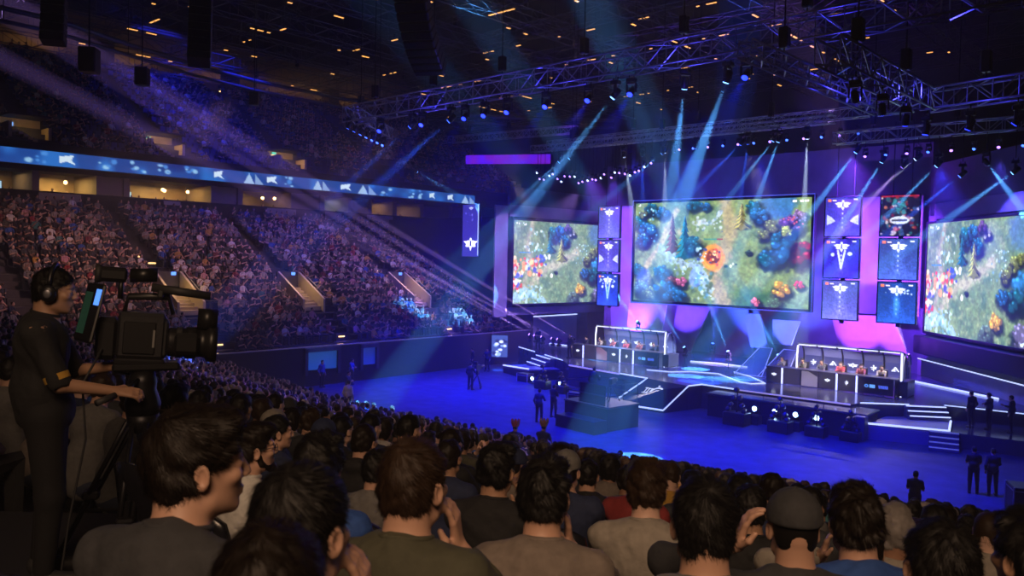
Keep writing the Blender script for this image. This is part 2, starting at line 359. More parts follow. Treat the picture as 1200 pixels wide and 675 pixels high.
strip_m = mat('white_light_strip', (.8, .8, .9), .4, emit=(.46, .58, 1.), es=1.3, sample='NONE')
bstrip_m = mat('blue_light_strip', (.5, .5, .9), .4, emit=(.12, .16, 1.), es=3, sample='NONE')
warm_b = mat('warm_lamp', (.9, .8, .6), .4, emit=(1., .52, .16), es=9, sample='NONE')
warm_s = mat('warm_step_lamp', (.9, .8, .6), .4, emit=(1., .60, .22), es=2.4, sample='NONE')
white_p = mat('white_paint', (.62, .60, .56), .6)
cream = mat('cream_plaster', (.52, .40, .22), .7, noise=.15, nscale=1)
rail_m = mat('grey_rail', (.25, .25, .28), .4, .7)
struct(MB().box((-25, 30, -.1), (150, 150, .2)).build('floor', floor_m))
NR, NP = 34, .85          # near terrace: rows, pitch
LP_, LS, NL = .82, .4264, 23
def zl(j): return 1.5 + LS * j
CX, CY, R0 = -21.6, 101.7, 81.425        # the near rows are arcs round this centre
def zn(k): return .919 + .219 * k
def arc(r, th): return (CX + r * math.sin(th), CY - r * math.cos(th))
def thmin(k):
    z = zn(k); xm = -42 - max(0, (z - 1.5) / .52) - .5
    return math.asin((xm - CX) / (R0 + NP * k + NP / 2))
TH1 = R(24)
m = MB()
for k in range(NR):
    r0, r1, t0, n, z = R0 + NP * k, R0 + NP * (k + 1), thmin(k), 24, zn(k); V = []; F = []
    for i in range(n + 1):
        t = t0 + (TH1 - t0) * i / n; (x0, y0), (x1, y1) = arc(r0, t), arc(r1, t); V += [(x0, y0, max(0, z - .6)), (x0, y0, z), (x1, y1, z), (x1, y1, max(0, z - .6))]
    for i in range(n): F += [(4 * i + j, 4 * i + 4 + j, 4 * i + 4 + (j + 1) % 4, 4 * i + (j + 1) % 4) for j in range(4)]
    F += [(0, 1, 2, 3), (4 * n + 3, 4 * n + 2, 4 * n + 1, 4 * n)]; m.add(V, F)
struct(m.build('terrace_near', conc))
def ystart(z): r = 81 + (z - .7) / .2577; return lambda x: CY - math.sqrt(max(1, r * r - (x - CX) ** 2))
m = MB()
for j in range(NL):
    z = zl(j); y0 = max(-12, ystart(z)(-42.25 - LP_ * j)) - .5
    m.box((-42.25 - LP_ * j - LP_ / 2, (y0 + 49) / 2, z / 2), (LP_, 49 - y0, z))
struct(m.build('terrace_left', conc))
struct(MB().box((-42.12, 34.5, 1.2), (.24, 29, 2.4)).box((-42.12, 34.5, 2.42), (.3, 29, .05), m=1).build('wall_left_front', [black, rail_m]))
m = MB(); q = [arc(R0 - .1, thmin(0) + (TH1 - thmin(0)) * i / 30) for i in range(31)]
for a, b in zip(q, q[1:]): m.add([(*a, 0), (*b, 0), (*b, 1.5), (*a, 1.5), (a[0], a[1] + .15, 0), (b[0], b[1] + .15, 0), (b[0], b[1] + .15, 1.5), (a[0], a[1] + .15, 1.5)], [(3, 2, 1, 0), (4, 5, 6, 7), (7, 6, 2, 3)])
struct(m.tube([(x, y + .08, 1.72) for x, y in q], .025, 6, 1).build('wall_near_front', [black, rail_m]))
struct(MB().box((-51, 49.15, 5.8), (18, .3, 11.6)).build('wall_left_end', black))
# suite level: fascia, rooms, ribbon board
XS = -61.2
m = MB(); m.box((XS + .1, 29, 11.45), (.3, 62, 1.3)); m.box((XS - .9, 29, 13.62), (2.4, 62, .32)); m.box((XS - 2.2, 29, 10.95), (4.6, 62, .2))
struct(m.build('wall_suite_front', black))
struct(MB().box((XS - 4.4, 29, 12.3), (.2, 62, 2.7)).build('wall_suite_back', mat('suite_plaster', (.30, .21, .11), .7, noise=.2, nscale=.7)))
m = MB()
for y in (8, 12, 19.05, 23.2, 25.1, 31.9, 34.2, 39.2, 42.2, 45.2, 47.5, 50.5, 54, 58):
    m.box((XS - 2.2, y, 12.3), (4.4, .3, 2.7)); m.box((XS, y, 12.8), (.35, .45, 1.6))
m.box((XS - 2.0, 24.1, 12.3), (4, 1.9, 2.7)).box((XS - 2., 33.0, 12.3), (4, 2.2, 2.7)).box((XS - .2, 40.6, 12.6), (.3, 2.8, 1.9))
struct(m.build('wall_suite_partitions', mat('suite_partition', (.22, .17, .11), .7)))
for y, e, c in [(17.6, 6, (1, .66, .32)), (21.2, 36, (1, .66, .24)), (28.3, 24, (1, .7, .3)), (30.3, 16, (1, .6, .22)), (36.6, 10, (1, .66, .3)), (43.8, 8, (.5, .6, 1)), (49, 8, (1, .6, .25)), (52, 9, (1, .6, .25))]:
    area('suite_light', (XS - 2.4, y, 13.4), (XS - 2.4, y, 11), c, e * 6, 2, 2)
for y, z, lab in [(17.3, 12.5, 'pale blue television glowing in the suite at the photo edge'), (26.3, 12.4, 'pale blue television glowing in the suite with globe lamps'), (43.6, 12.4, 'blue television in the dim blue suite')]:
    o = MB().box((XS - 4.2, y, z), (.1, 1.9, .9), b=.02).build('television', blackp); tag(o, lab, 'television', 'suite televisions'); MB().box((XS - 4.13, y, z), (.03, 1.8, .8)).build('screen', mat('tv_glow', (.2, .3, .4), .3, emit=(.35, .6, .8), es=.9, sample='NONE'), o)
for i, (y, x) in enumerate([(28.5, -62.6), (29.0, -63.4), (30.6, -62.8), (21.6, -63), (37.4, -63), (38.2, -62.4)]):
    o = MB().ell((x, y, 12.95), (.13, .13, .13), 12, 8).build('globe_lamp', warm_b); MB().bar((x, y, 13.05), (x, y, 13.46), .012).build('cord', blackm, o); tag(o, f'glowing globe lamp hanging in a lit suite, {nth(i)} noted along the suites' if 0 else f'small warm globe lamp hanging in the {["suite above the middle opening, first", "suite above the middle opening, second", "suite above the middle opening, third", "brightest suite", "dim third suite, first", "dim third suite, second"][i]}', 'lamp', 'suite globe lamps')
# upper terrace
m = MB(); ZU, SU, PU, NU = 14.9, .47, .82, 22
for j in range(NU):
    z = ZU + SU * j; m.box((-61.4 - PU * j - PU / 2, 30, z - .6), (PU, 88, 1.2))
struct(m.build('terrace_upper', conc))
struct(MB().box((-61.15, 30, 14.95), (.12, 88, .9)).build('wall_upper_front', black))
m = MB(); m.box((-92, 30, 26), (.4, 100, 8)).box((-86, 30, 24.6), (13, 100, .3))
struct(m.build('wall_concourse', mat('concourse_brown', (.16, .11, .08), .8)))
struct(MB().prism([(-95, -20), (-76, -20), (-76, 90), (-95, 90)], [27.2, 28.6, 28.6, 27.2], [27.6, 29, 29, 27.6]).build('ceiling_concourse', mat('soffit_brown', (.30, .22, .16), .8, noise=.15)))
for y in (31.7, 44.9, 58, 20):
    struct(MB().box((-82.5, y, 26.4), (1.6, 1.4, 4)).build('column_concourse', mat('concourse_brown')))
struct(MB().box((-25, 30, 34), (180, 160, .3)).build('ceiling', mat('black_roof', (.02, .02, .023), .9)))
struct(MB().box((-45, 78, 14), (110, .3, 40)).build('wall_back', mat('black_roof')))
struct(MB().box((30, 20, 15), (.3, 120, 40)).build('wall_right', mat('black_roof')))
# the upper ribbon board: one continuous screen along the tier front
W = 900; p = Pic(W, 18, (.10, .26, .56)); p.mix((vnoise(18, W, 1.2, 5) - .5) * 2.5, (.16, .42, .75)); p.mix((vnoise(18, W, .7, 8) - .55) * 3, (.06, .14, .42))
g = np.random.default_rng(3); u = .0
while u < .985:
    k = g.integers(4); s = .012 * g.uniform(.7, 1.3)
    if k == 0: p.poly([(u, .95), (u + s * .5, .1), (u + s, .95)], (.62, .74, .88)); p.poly([(u + s * 1.05, .1), (u + s * 1.9, .95), (u + s * 1.05, .95)], (.5, .62, .8))
    elif k == 1: p.poly([(u, .3), (u + s, .12), (u + s * .8, .5), (u + s * 1.1, .8), (u + s * .5, .62), (u, .75)], (.8, .88, .95))
    else: p.specks(u, .1, u + s, .9, 5, [(.6, .78, .92), (.3, .55, .85)], .18, int(u * 900))
    u += s * 1.5 + g.uniform(.0, .022)
rib = quad_screen('ribbon_board', [(-60.0, -14, 14.78), (-60.0, 60.5, 14.72), (-60.0, 60.5, 13.80), (-60.0, -14, 13.74)], lin(p.a * .8), SCR, gain=.8)
MB().box((-60.12, 23.2, 14.26), (.2, 74.8, 1.1)).build('cabinet_row', blackm, rib)
tag(rib, 'long blue LED ribbon board with pale angular shapes along the upper tier front', 'ribbon board')
# suite banners hung on the fascia
bm_ = mat('pale_banner', (.30, .27, .22), .7)
for i, (y0, y1, z1, z0, lab) in enumerate([(19.2, 21.9, 12.0, 11.35, 'wide pale banner hung below the brightest lit suite above the camera operator'), (27.8, 29.1, 12.0, 11.7, 'short pale banner under the suite with hanging globe lamps'), (36.6, 39.4, 12.0, 11.35, 'wide grey banner under the dim suite above the middle stair opening'), (42.4, 44.2, 12.0, 11.3, 'narrow grey banner below the blue lit suite'), (47.1, 50.2, 12.0, 11.4, 'violet banner at the stage end of the suites')]):
    tag(MB().box((-60.905, (y0 + y1) / 2, (z0 + z1) / 2), (.04, y1 - y0, z1 - z0), b=.01).build('banner', bm_), lab, 'banner', 'banners on the suite front')
# warm lamps under the concourse soffit
dl = None
for i, (y, z) in enumerate([(26.4, 26.4), (28.8, 26.1), (37.3, 26.7), (37.2, 25.5), (35, 24.95), (39.6, 25.1), (40, 25.9), (42.5, 25), (44.6, 26), (44.9, 24.9), (46.9, 25.9), (49.5, 24.9), (51.7, 24.9), (54.1, 25.4), (56, 25.5), (59.4, 25.9), (58.8, 24.9), (62, 25.4), (64.5, 25.1), (66, 25.8), (22, 26.3), (24.3, 26.2)]):
    if dl is None:
        dl = empty('concourse_lamp'); MB().lathe([(.02, .25), (.16, .22), (.18, .05), (.15, 0)], 12).build('lamp_shade', blackm, dl); MB().lathe([(.14, .02), (.12, -.06), (.03, -.1)], 12).build('bulb', warm_b, dl); MB().tube([(0, 0, .2), (0, 0, 1.2)], .02, 6).build('rod', blackm, dl); kids_of(dl); o = dl
    else: o = copy_tree(dl)
    o.location = (-84, y, z); tag(o, f'warm round lamp in the top concourse, {nth(i)} listed', 'lamp', 'warm concourse lamps')
for y in (27, 36, 45, 54, 62): area('concourse_glow', (-86, y, 25.4), (-85, y, 28), (1, .55, .22), 26, 4, 3)
# arc rails under the roof
for i, (r_, dz, lab) in enumerate([(.16, 0, 'pale curved cable rail sweeping under the roof, the upper of the pair'), (.12, -.75, 'pale curved cable rail sweeping under the roof, the lower of the pair')]):
    pts = [(-55.8, 12, 22.4), (-55.2, 15.5, 22.2), (-54.6, 18.3, 22), (-56.7, 23.4, 22), (-58.9, 29.3, 22), (-60.1, 35, 22), (-60.3, 43.5, 22), (-58.5, 52, 22), (-54, 60, 22), (-47, 67, 22)]
    pts = [(x, y, z + dz + .2) for x, y, z in pts]
    t = MB().tube(pts, r_, 8).build('curved_rail', steel); tag(t, lab, 'rail', 'curved rails under the roof')
    for q in pts[1::2]: MB().bar((q[0], q[1], q[2] + .1), (q[0], q[1], 34), .03).build('hanger', blackm, t)
# aisles with lit steps and stair openings (vomitories)
vom_w = mat('vomitory_wall', (.50, .42, .30), .7)
for i, (y, x0, z0, lab) in enumerate([(23.4, -50.6, None, 'lit stair opening in the seating above the video camera'), (32.2, -50.6, None, 'lit stair opening in the seating, middle of the three'), (42.2, -50.6, None, 'lit stair opening in the seating closest to the stage')]):
    j = int((-42.25 - x0) / LP_); z = zl(j); o = empty('stair_opening', (x0, y, z))
    m = MB(); L = 3.2; dz = LS / LP_ * L
    m.add([(0, -.9, 0), (L, -.9, -dz), (L, -.9, -dz + .95), (0, -.9, 1.1), (0, -.75, 0), (L, -.75, -dz), (L, -.75, -dz + .95), (0, -.75, 1.1)], [(0, 1, 2, 3), (7, 6, 5, 4), (3, 2, 6, 7), (0, 3, 7, 4), (1, 5, 6, 2)])
    m.build('parapet', vom_w, o)
    m = MB(); m.add([(0, .9, 0), (L, .9, -dz), (L, .9, -dz + .95), (0, .9, 1.1), (0, .75, 0), (L, .75, -dz), (L, .75, -dz + .95), (0, .75, 1.1)], [(3, 2, 1, 0), (4, 5, 6, 7), (7, 6, 2, 3), (4, 7, 3, 0), (2, 6, 5, 1)])
    m.build('parapet', vom_w, o)
    MB().tube([(0, .83, 1.35), (L, .83, -dz + 1.25)], .03, 6).build('handrail', rail_m, o)
    sm = MB()
    for q in range(7): sm.box((.2 + q * .41, 0, -.2 - q * .2), (.42, 1.5, .3))
    sm.build('steps', vom_w, o); MB().box((-.1, 0, .5), (.2, 1.9, 1.2)).build('head_wall', conc, o)
    MB().box((0.02, .35, .95), (.03, .3, .2)).build('sign_panel', mat('blue_sign', (.05, .1, .5), .5, emit=(.1, .3, 1), es=2, sample='NONE'), o)
    tag(o, lab, 'stair opening', 'stair openings in the lower tier')
    lamp = bpy.data.lights.new('stair_lamp', 'AREA'); lamp.energy = 45; lamp.color = (1, .62, .25); lamp.size = 1.5; lo = bpy.data.objects.new('stair_lamp', lamp); COL.objects.link(lo); lo.location = (x0 + 2.2, y, z + 1.2)
AISLES = [14.5, 23.4, 32.2, 40.8]
step0 = None; n = 0
for a, y in enumerate([23.4, 32.2, 42.2]):
    names = ['by the stair opening above the video camera', 'by the middle stair opening', 'by the stair opening closest to the stage']
    for q, j in enumerate([13, 12, 4, 3, 2, 1] if a else [15, 14, 13, 5, 4, 3, 2, 1]):
        if step0 is None: step0 = MB().box((0, 0, 0), (.05, .5, .09), b=.015).build('step_light', warm_s); o = step0
        else: o = copy_tree(step0)
        o.location = (-42.25 - LP_ * j + .02, y + (.35 if q % 2 else -.35), zl(j) - .15)
        tag(o, f'amber step light, {nth(q)} from the aisle top {names[a]}', 'step light', 'aisle step lights')
# upper tier openings
for i, (y, z, lab) in enumerate([(19.4, 17, 'glowing doorway in the upper tier at the photo edge'), (29.2, 16.6, 'glowing stair doorway with exit sign in the upper tier, middle one'), (40.6, 16.5, 'glowing stair doorway with exit sign in the upper tier, closest to the stage')]):
    o = empty('upper_doorway', (-63.6, y, 15.6))
    m = MB(); m.box((-.8, -1.25, .55), (2.4, .2, 1.6)).box((-.8, 1.25, .5), (2.4, .2, 1.3)).box((-1.9, 0, .9), (.2, 2.6, 2.1)); m.build('portal', cream, o)
    MB().box((-.8, 0, 1.9), (2.4, 2.7, .12)).build('portal_roof', conc, o)
    sm = MB()
    for q in range(5): sm.box((.2, -.95 + q * .3, .1 + .16 * (4 - q)), (.8, .3, .2))
    sm.build('steps', cream, o)
    MB().box((-1.76, -.7, 1.05), (.05, .5, 1.0), b=.01).build('door_glass', mat('door_glow' if i else 'blue_door_glow', (.5, .4, .2), .5, emit=(1, .75, .25) if i else (.1, .35, .9), es=1.3, sample='NONE'), o)
    if i: MB().box((-1.74, -.7, 1.68), (.05, .4, .16), b=.01).build('exit_sign', mat('green_sign', (.05, .4, .2), .5, emit=(.05, .7, .55), es=1.2, sample='NONE'), o)
    tag(o, lab, 'doorway', 'upper tier doorways')
    area('doorway_light', (-63.4, y, 17.3), (-64.8, y, 15.8), (1, .6, .2), 40 if i else 14, .6, 1.2)
# tunnels in the left front wall
for y, x, lab in [(29.1, -44.2, 'blue lit tunnel mouth with a person in it, in the dark front wall'), (32.7, -44.2, 'narrow blue lit tunnel doorway beside the wider tunnel mouth')]:
    w = 2.2 if y < 30 else 1.1; o = empty('tunnel_mouth', (-42.0, y, .8))
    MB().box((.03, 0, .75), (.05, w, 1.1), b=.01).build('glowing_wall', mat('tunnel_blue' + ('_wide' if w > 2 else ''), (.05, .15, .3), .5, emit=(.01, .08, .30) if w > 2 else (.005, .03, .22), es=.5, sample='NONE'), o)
    m = MB(); m.box((.1, -w / 2 - .1, .7), (.25, .2, 1.6)).box((.1, w / 2 + .1, .7), (.25, .2, 1.6)).box((.1, 0, 1.45), (.25, w + .4, .25)); m.build('door_surround', conc, o)
    tag(o, lab, 'tunnel mouth', None, 'structure')
# ------------------------------------------------------------------ stage
ZS = 1.3
deck = [(-41, 46.4), (-38, 44.9), (-36.4, 44.0), (-33.5, 42.5), (-31.8, 40.95), (-27.2, 40.1), (-25.1, 39.75), (-22, 39.0), (-21.8, 40.1), (-19.6, 40.0), (-13.7, 40.0), (-13.6, 40.9), (-11.7, 42.3), (-10.4, 43.4), (-8.4, 43.7), (-5.3, 43.95), (-15.05, 55.3), (-41, 55.3)]
st = MB().prism(deck, 0, ZS).build('stage_deck', deck_m); tag(st, 'main stage deck, dark glossy floor edged with white light strips', 'stage')
def strip(pts, z, w=.09, m_=strip_m, nm='light_strip', par=None):
    m = MB(); z = z if hasattr(z, '__len__') else [z] * len(pts)
    for i in range(len(pts) - 1): m.bar((*pts[i][:2], z[i]), (*pts[i + 1][:2], z[i + 1]), w)
    return m.build(nm, m_, par)
strip([(-40.9, 46.33), (-38.03, 44.87)], 1.33, .04, strip_m, 'light_strip', st); strip([(-36.36, 44.0), (-33.55, 42.5)], 1.33, .035, strip_m, 'light_strip', st)
strip([(-31.77, 40.93), (-27.3, 40.1)], 1.3, .05, mat('dim_strip', (.6, .6, .7), .4, emit=(.4, .34, .7), es=.7, sample='NONE'), 'light_strip', st)
strip([(-27.24, 40.12), (-25.1, 39.75)], 1.33, .04, strip_m, 'light_strip', st)
strip([(-27.2, 42.96), (-25.7, 43.3), (-25.0, 44.4), (-23.3, 44.9), (-21.78, 43.58), (-20.79, 42.73), (-20.09, 42.59), (-19.6, 43.4), (-21.5, 45.4), (-23.03, 46.4)], 1.32, .03, strip_m, 'floor_inlay_strip', st)
strip([(-22.0, 39.0), (-21.8, 40.1), (-19.6, 39.95)], 1.33, .04, strip_m, 'light_strip', st)
strip([(-19.6, 39.95), (-13.7, 39.95)], 1.31, .04, mat('dim_strip'), 'light_strip', st)
strip([(-13.55, 40.9), (-11.7, 42.3)], 1.31, .035, mat('mid_strip', (.6, .6, .7), .4, emit=(.5, .6, 1), es=1.4, sample='NONE'), 'light_strip', st)
strip([(-10.4, 43.38), (-8.4, 43.66), (-5.3, 43.92)], 1.32, .025, strip_m, 'light_strip', st)
strip([(-14.3, 51.3), (-8.9, 47.6)], 1.34, .06, mat('mid_strip'), 'floor_inlay_strip', st)
strip([(-41, 50.2), (-36.5, 49.8)], 1.34, .05, mat('mid_strip'), 'floor_inlay_strip', st)
strip([(-27.5, 48.9), (-25.5, 49.4), (-23.5, 49.2)], 1.34, .05, mat('mid_strip'), 'floor_inlay_strip', st)
# sloping logo ramp
ra = MB().prism([(-26.25, 38.5), (-25.1, 39.75), (-22.0, 39.0), (-22.45, 37.2), (-25.2, 37.1)], 0, [.12, 1.29, 1.29, .12, .12]).build('stage_ramp', ramp_m)
P0, P1, P2, P3 = [Vector(q) for q in ((-25.1, 39.75, 1.31), (-22.0, 39.0, 1.31), (-22.5, 37.2, .14), (-25.65, 37.75, .14))]
p = Pic(150, 96, (.04, .04, .12)); p.mix((p.n2 - .4), (.06, .06, .22)); c = (.82, .85, 1)
p.ell(.5, .42, .22, .20, c, .15); p.ell(.5, .42, .16, .14, (.05, .05, .15), .2); p.ell(.5, .42, .10, .085, c, .3); p.ell(.5, .42, .05, .045, (.05, .05, .15), .3)
for x in (.24, .30, .36): p.line([(x, .33), (x + .02, .52)], .022, c, .012)
for x in (.64, .70, .76): p.line([(x, .33), (x - .015, .52)], .022, c, .012)
p.line([(.2, .34), (.40, .34)], .02, c); p.line([(.60, .34), (.82, .34)], .02, c); p.line([(.22, .53), (.38, .5)], .018, c); p.line([(.62, .5), (.8, .53)], .018, c); p.line([(.40, .56), (.48, .74), (.58, .64), (.66, .72)], .03, c); p.ell(.44, .2, .05, .04, c, .5)
nrm = (P1 - P0).cross(P3 - P0).normalized(); nrm = nrm if nrm.z > 0 else -nrm
quad_screen('logo_screen', [q + nrm * .012 for q in (P0, P1, P2, P3)], lin(p.a), SCR, ra, .55)
strip([(-25.1, 39.75), (-26.25, 38.5)], [1.33, .16], .04, strip_m, 'light_strip', ra); strip([(-26.25, 38.5), (-25.2, 37.1)], .15, .04, mat('mid_strip'), 'light_strip', ra)
strip([(-25.2, 37.1), (-22.45, 37.2)], .15, .045, strip_m, 'light_strip', ra); strip([(-22.45, 37.2), (-22.0, 39.0)], [.16, 1.33], .045, strip_m, 'light_strip', ra)
tag(ra, 'sloping black stage ramp showing a white round winged logo, outlined in light strips', 'ramp')
# front apron with four lamps
ap = empty('stage_apron', (-16.5, 39.3, 0))
MB().box((0, 0, 1.15), (8.2, 1.9, .12), b=.03).build('platform_top', deck_m, ap); MB().box((0, -.05, .56), (8.0, 1.7, 1.12)).build('black_skirt', black, ap)
MB().box((3.9, -1.1, .6), (.5, .5, 1.1), b=.03).build('end_block', mat('grey_block', (.06, .06, .08), .4), ap)
MB().tube([(-4, -.85, 1.45), (3.6, -.85, 1.45)], .025, 6).build('front_rail', blackm, ap)
for q in range(6): MB().bar((-4 + q * 1.52, -.85, 1.2), (-4 + q * 1.52, -.85, 1.45), .02).build('rail_post', blackm, ap)
tag(ap, 'black skirted front apron of the stage with four bright lamps along its foot', 'stage apron')
fl = None
for i, x in enumerate((-17.7, -16.65, -15.6, -14.55)):
    if fl is None:
        fl = empty('floor_spotlight'); MB().lathe([(.05, -.16), (.12, -.14), (.15, .08), (.14, .1)], 14, mtx=Matrix.Rotation(R(90), 4, 'X')).build('housing', blackm, fl); MB().lathe([(.12, .1), (.11, .115), (.01, .12)], 14, mtx=Matrix.Rotation(R(90), 4, 'X')).build('lens', mat('hot_lens', (.8, .9, 1), .3, emit=(.45, .75, 1), es=14, sample='NONE'), fl)
        MB().tube([(-.19, 0, -.3), (-.19, 0, 0), (.19, 0, 0), (.19, 0, -.3)], .02, 6).box((0, 0, -.32), (.5, .25, .05)).build('bracket', blackm, fl); kids_of(fl); o = fl
    else: o = copy_tree(fl)
    o.location = (x, 38.1, .80); tag(o, f'bright floor spotlight facing the audience, {nth(i)} from the ramp along the stage apron', 'spotlight', 'spotlights along the apron')
    MB().box((x, 38.1, .24), (.55, .5, .48), b=.03).build('lamp_box', blackp); bo = COL.objects[-1]; tag(bo, f'black box carrying the {nth(i)} floor spotlight from the ramp along the apron', 'box', 'boxes under the apron spotlights')
# lower side platforms and steps
rl = MB().prism([(-12.55, 38.8), (-9.3, 39.8), (-9.9, 42.6), (-10.3, 43.2), (-11.7, 42.3), (-12.5, 41.5)], 0, .72).build('side_platform', mat('platform_lilac', (.20, .18, .28), .3)); strip([(-12.55, 38.8), (-9.3, 39.8), (-9.9, 42.6)], .74, .05, mat('mid_strip'), 'light_strip', rl); tag(rl, 'low lit side platform below the three stage steps, edged with light', 'platform')
rl = MB().prism([(-9.2, 39.85), (-4.2, 40.6), (-5.2, 43.85), (-8.4, 43.6), (-9.85, 43.0)], 0, .68).build('side_platform', deck_m); tag(rl, 'dark low platform beyond the lit side platform, where staff stand', 'platform')
rl = MB().prism([(-38.5, 42.0), (-34.9, 40.6), (-33.6, 42.3), (-36.4, 43.9), (-37.9, 44.7)], [.35, .6, .7, .6, .35], [.5, .72, .72, .72, .5]).prism([(-38.5, 42.0), (-34.9, 40.6), (-33.6, 42.3), (-36.4, 43.9), (-37.9, 44.7)], 0, .5, 1).build('side_platform', [mat('platform_lilac'), black]); strip([(-38.5, 42.0), (-34.9, 40.6)], [.53, .75], .05, mat('mid_strip'), 'light_strip', rl); tag(rl, 'pale sloping side ramp at the far end of the stage by the small screen', 'platform')
def steps(p, d, w, n, z0, z1, run, lab, lit):
    o = empty('stage_steps', (p[0], p[1], 0), math.atan2(d[1], d[0])); h = (z1 - z0) / n
    for q in range(n):
        s = MB().box((q * run + run / 2, 0, (z0 + h * (q + 1)) / 2), (run, w, z0 + h * (q + 1)), b=.02).build('step', mat('step_grey', (.10, .10, .14), .35), o)
        MB().box((q * run + .02, 0, z0 + h * (q + 1) - .02), (.05, w * .97, .05)).build('step_edge_light', mat('mid_strip') if lit else mat('step_dim', (.2, .2, .3), .4, emit=(.1, .12, .5), es=.6, sample='NONE'), s)
    tag(o, lab, 'steps')
steps((-10.65, 42.0), (-.55, .83), 1.9, 3, .72, 1.3, .3, 'three steps with lit edges from the side platform up to the stage', True)
steps((-9.2, 38.6), (-.25, .97), 1.2, 4, 0, .72, .3, 'four dark steps from the arena floor up to the lit side platform', False)
steps((-36.2, 42.6), (.45, .89), 2.6, 3, .6, 1.28, .35, 'three steps at the far stage end beside the pale side ramp', True)

# ------------------------------------------------------------------ the set behind the stage
struct(MB().box((-27, 55.7, 8), (25, .3, 16)).build('wall_set', navy))
struct(MB().prism([(-14.6, 55.6), (-14.4, 55.8), (-2.2, 41.5), (-2.5, 41.3)], 0, 14.5).build('wall_set_right', navy))
struct(MB().box((-44.2, 54.5, 7), (.3, 12, 14)).box((-42, 59.5, 7), (5, .3, 14)).build('wall_set_left', navy))
def facet(poly, y, lab, th=.18, tilt=0):
    """poly of (x, z) standing at depth y, leaning by tilt per metre of height"""
    k = len(poly); a = sum(poly[i - 1][0] * poly[i][1] - poly[i][0] * poly[i - 1][1] for i in range(k)); poly = poly if a > 0 else poly[::-1]
    z0 = min(q[1] for q in poly)
    v = [(x, y - (z - z0) * tilt, z) for x, z in poly] + [(x, y + th - (z - z0) * tilt, z) for x, z in poly]
    f = [tuple(range(k)), tuple(range(k, 2 * k))[::-1]] + [(i, k + i, k + (i + 1) % k, (i + 1) % k) for i in range(k)]
    return tag(MB().add(v, f).build('set_panel', setp), lab, 'set panel', 'angular panels of the stage set')
facet([(-25.6, 4.6), (-24.4, 4.6), (-23.9, 2.3), (-25.2, 2.2)], 53.2, 'narrow tilted grey set panel under the main screen near its middle', tilt=.15)
facet([(-23.5, 4.3), (-21.6, 4.3), (-22.3, 2.6), (-23.6, 2.6)], 53.2, 'tilted grey set panel behind the glass end of the desk closest to the camera', tilt=.2)
facet([(-35.6, 5.0), (-32.2, 5.0), (-32.9, 1.3), (-36.0, 1.3)], 53.6, 'broad set panel behind the far team booth, lit violet', tilt=.05)
facet([(-31.8, 4.8), (-29.0, 4.8), (-30.5, 1.3), (-32.4, 1.3)], 54.2, 'set panel with slanted edge beside the far team booth', tilt=-.05)
facet([(-19.9, 4.9), (-16.0, 4.9), (-14.9, 2.2), (-19.2, 2.2)], 53.8, 'broad set panel behind the near team booth, lit purple')
facet([(-19.5, 12.6), (-14.8, 12.6), (-14.8, 4.95), (-20.0, 4.95)], 54.9, 'tall set panel behind the two columns of square screens')
facet([(-39.0, 12.6), (-34.4, 12.6), (-34.4, 1.3), (-38.2, 1.3)], 54.9, 'tall set panel behind the column of square screens beside the far side screen')
facet([(-29, 4.8), (-26, 4.8), (-25.6, 1.3), (-28.6, 1.3)], 54.6, 'dim set panel in the middle under the main screen', tilt=.1)
# lit base panel under the far side screen
o = empty('base_panel', (-42.6, 52.6, 0)); MB().box((0, 0, 1.7), (.2, 6.2, 3.4)).build('panel', setp, o); MB().bar((.12, -3.1, 3.43), (.12, 3.1, 3.43), .05).build('light_strip', mat('mid_strip'), o); tag(o, 'low blue lit wall panel with a bright top edge below the far side screen', 'wall panel')
o = empty('base_panel', (0, 0, 0)); a, b = Vector((-14.9, 55.34, 0)), Vector((-2.8, 41.04, 0)); m = MB(); m.add([(*a.xy, 0), (*b.xy, 0), (*b.xy, 2.25), (*a.xy, 2.25), (a.x + .12, a.y + .1, 0), (b.x + .12, b.y + .1, 0), (b.x + .12, b.y + .1, 2.25), (a.x + .12, a.y + .1, 2.25)], [(0, 1, 2, 3), (3, 2, 6, 7), (5, 4, 7, 6), (0, 3, 7, 4), (1, 5, 6, 2)])
m.build('panel', setp, o); MB().bar((*a.xy, 2.27), (*b.xy, 2.27), .035).build('light_strip', mat('mid_strip'), o); tag(o, 'low blue lit wall panel with a lit top edge below the near side screen', 'wall panel')
# slanted glass frames beside the near booth
gl = bpy.data.materials.new('clear_panel'); gl.use_nodes = True; b_ = gl.node_tree.nodes['Principled BSDF']; b_.inputs['Alpha'].default_value = .25; b_.inputs['Base Color'].default_value = (.3, .35, .6, 1); b_.inputs['Roughness'].default_value = .25
for i, (x, lab) in enumerate([(-21.6, 'slanted clear panel with a lit frame behind the near booth desk, the outer one'), (-20.1, 'slanted clear panel with a lit frame touching the near booth')]):
    o = empty('glass_screen', (x, 45.6, 1.3)); q = [(-1.0, 0, .05), (.75, 0, .05), (1.15, .5, 1.75), (.35, .5, 1.75)]
    MB().add(q, [(0, 1, 2, 3)]).add([(a_, b2 + .03, c_) for a_, b2, c_ in q], [(3, 2, 1, 0)]).build('pane', gl, o); MB().tube(q, .035, 6, closed=True).build('frame', mat('frame_lit', (.5, .5, .8), .4, emit=(.2, .25, .9), es=.8, sample='NONE'), o); tag(o, lab, 'glass screen', 'glass screens beside the near booth')

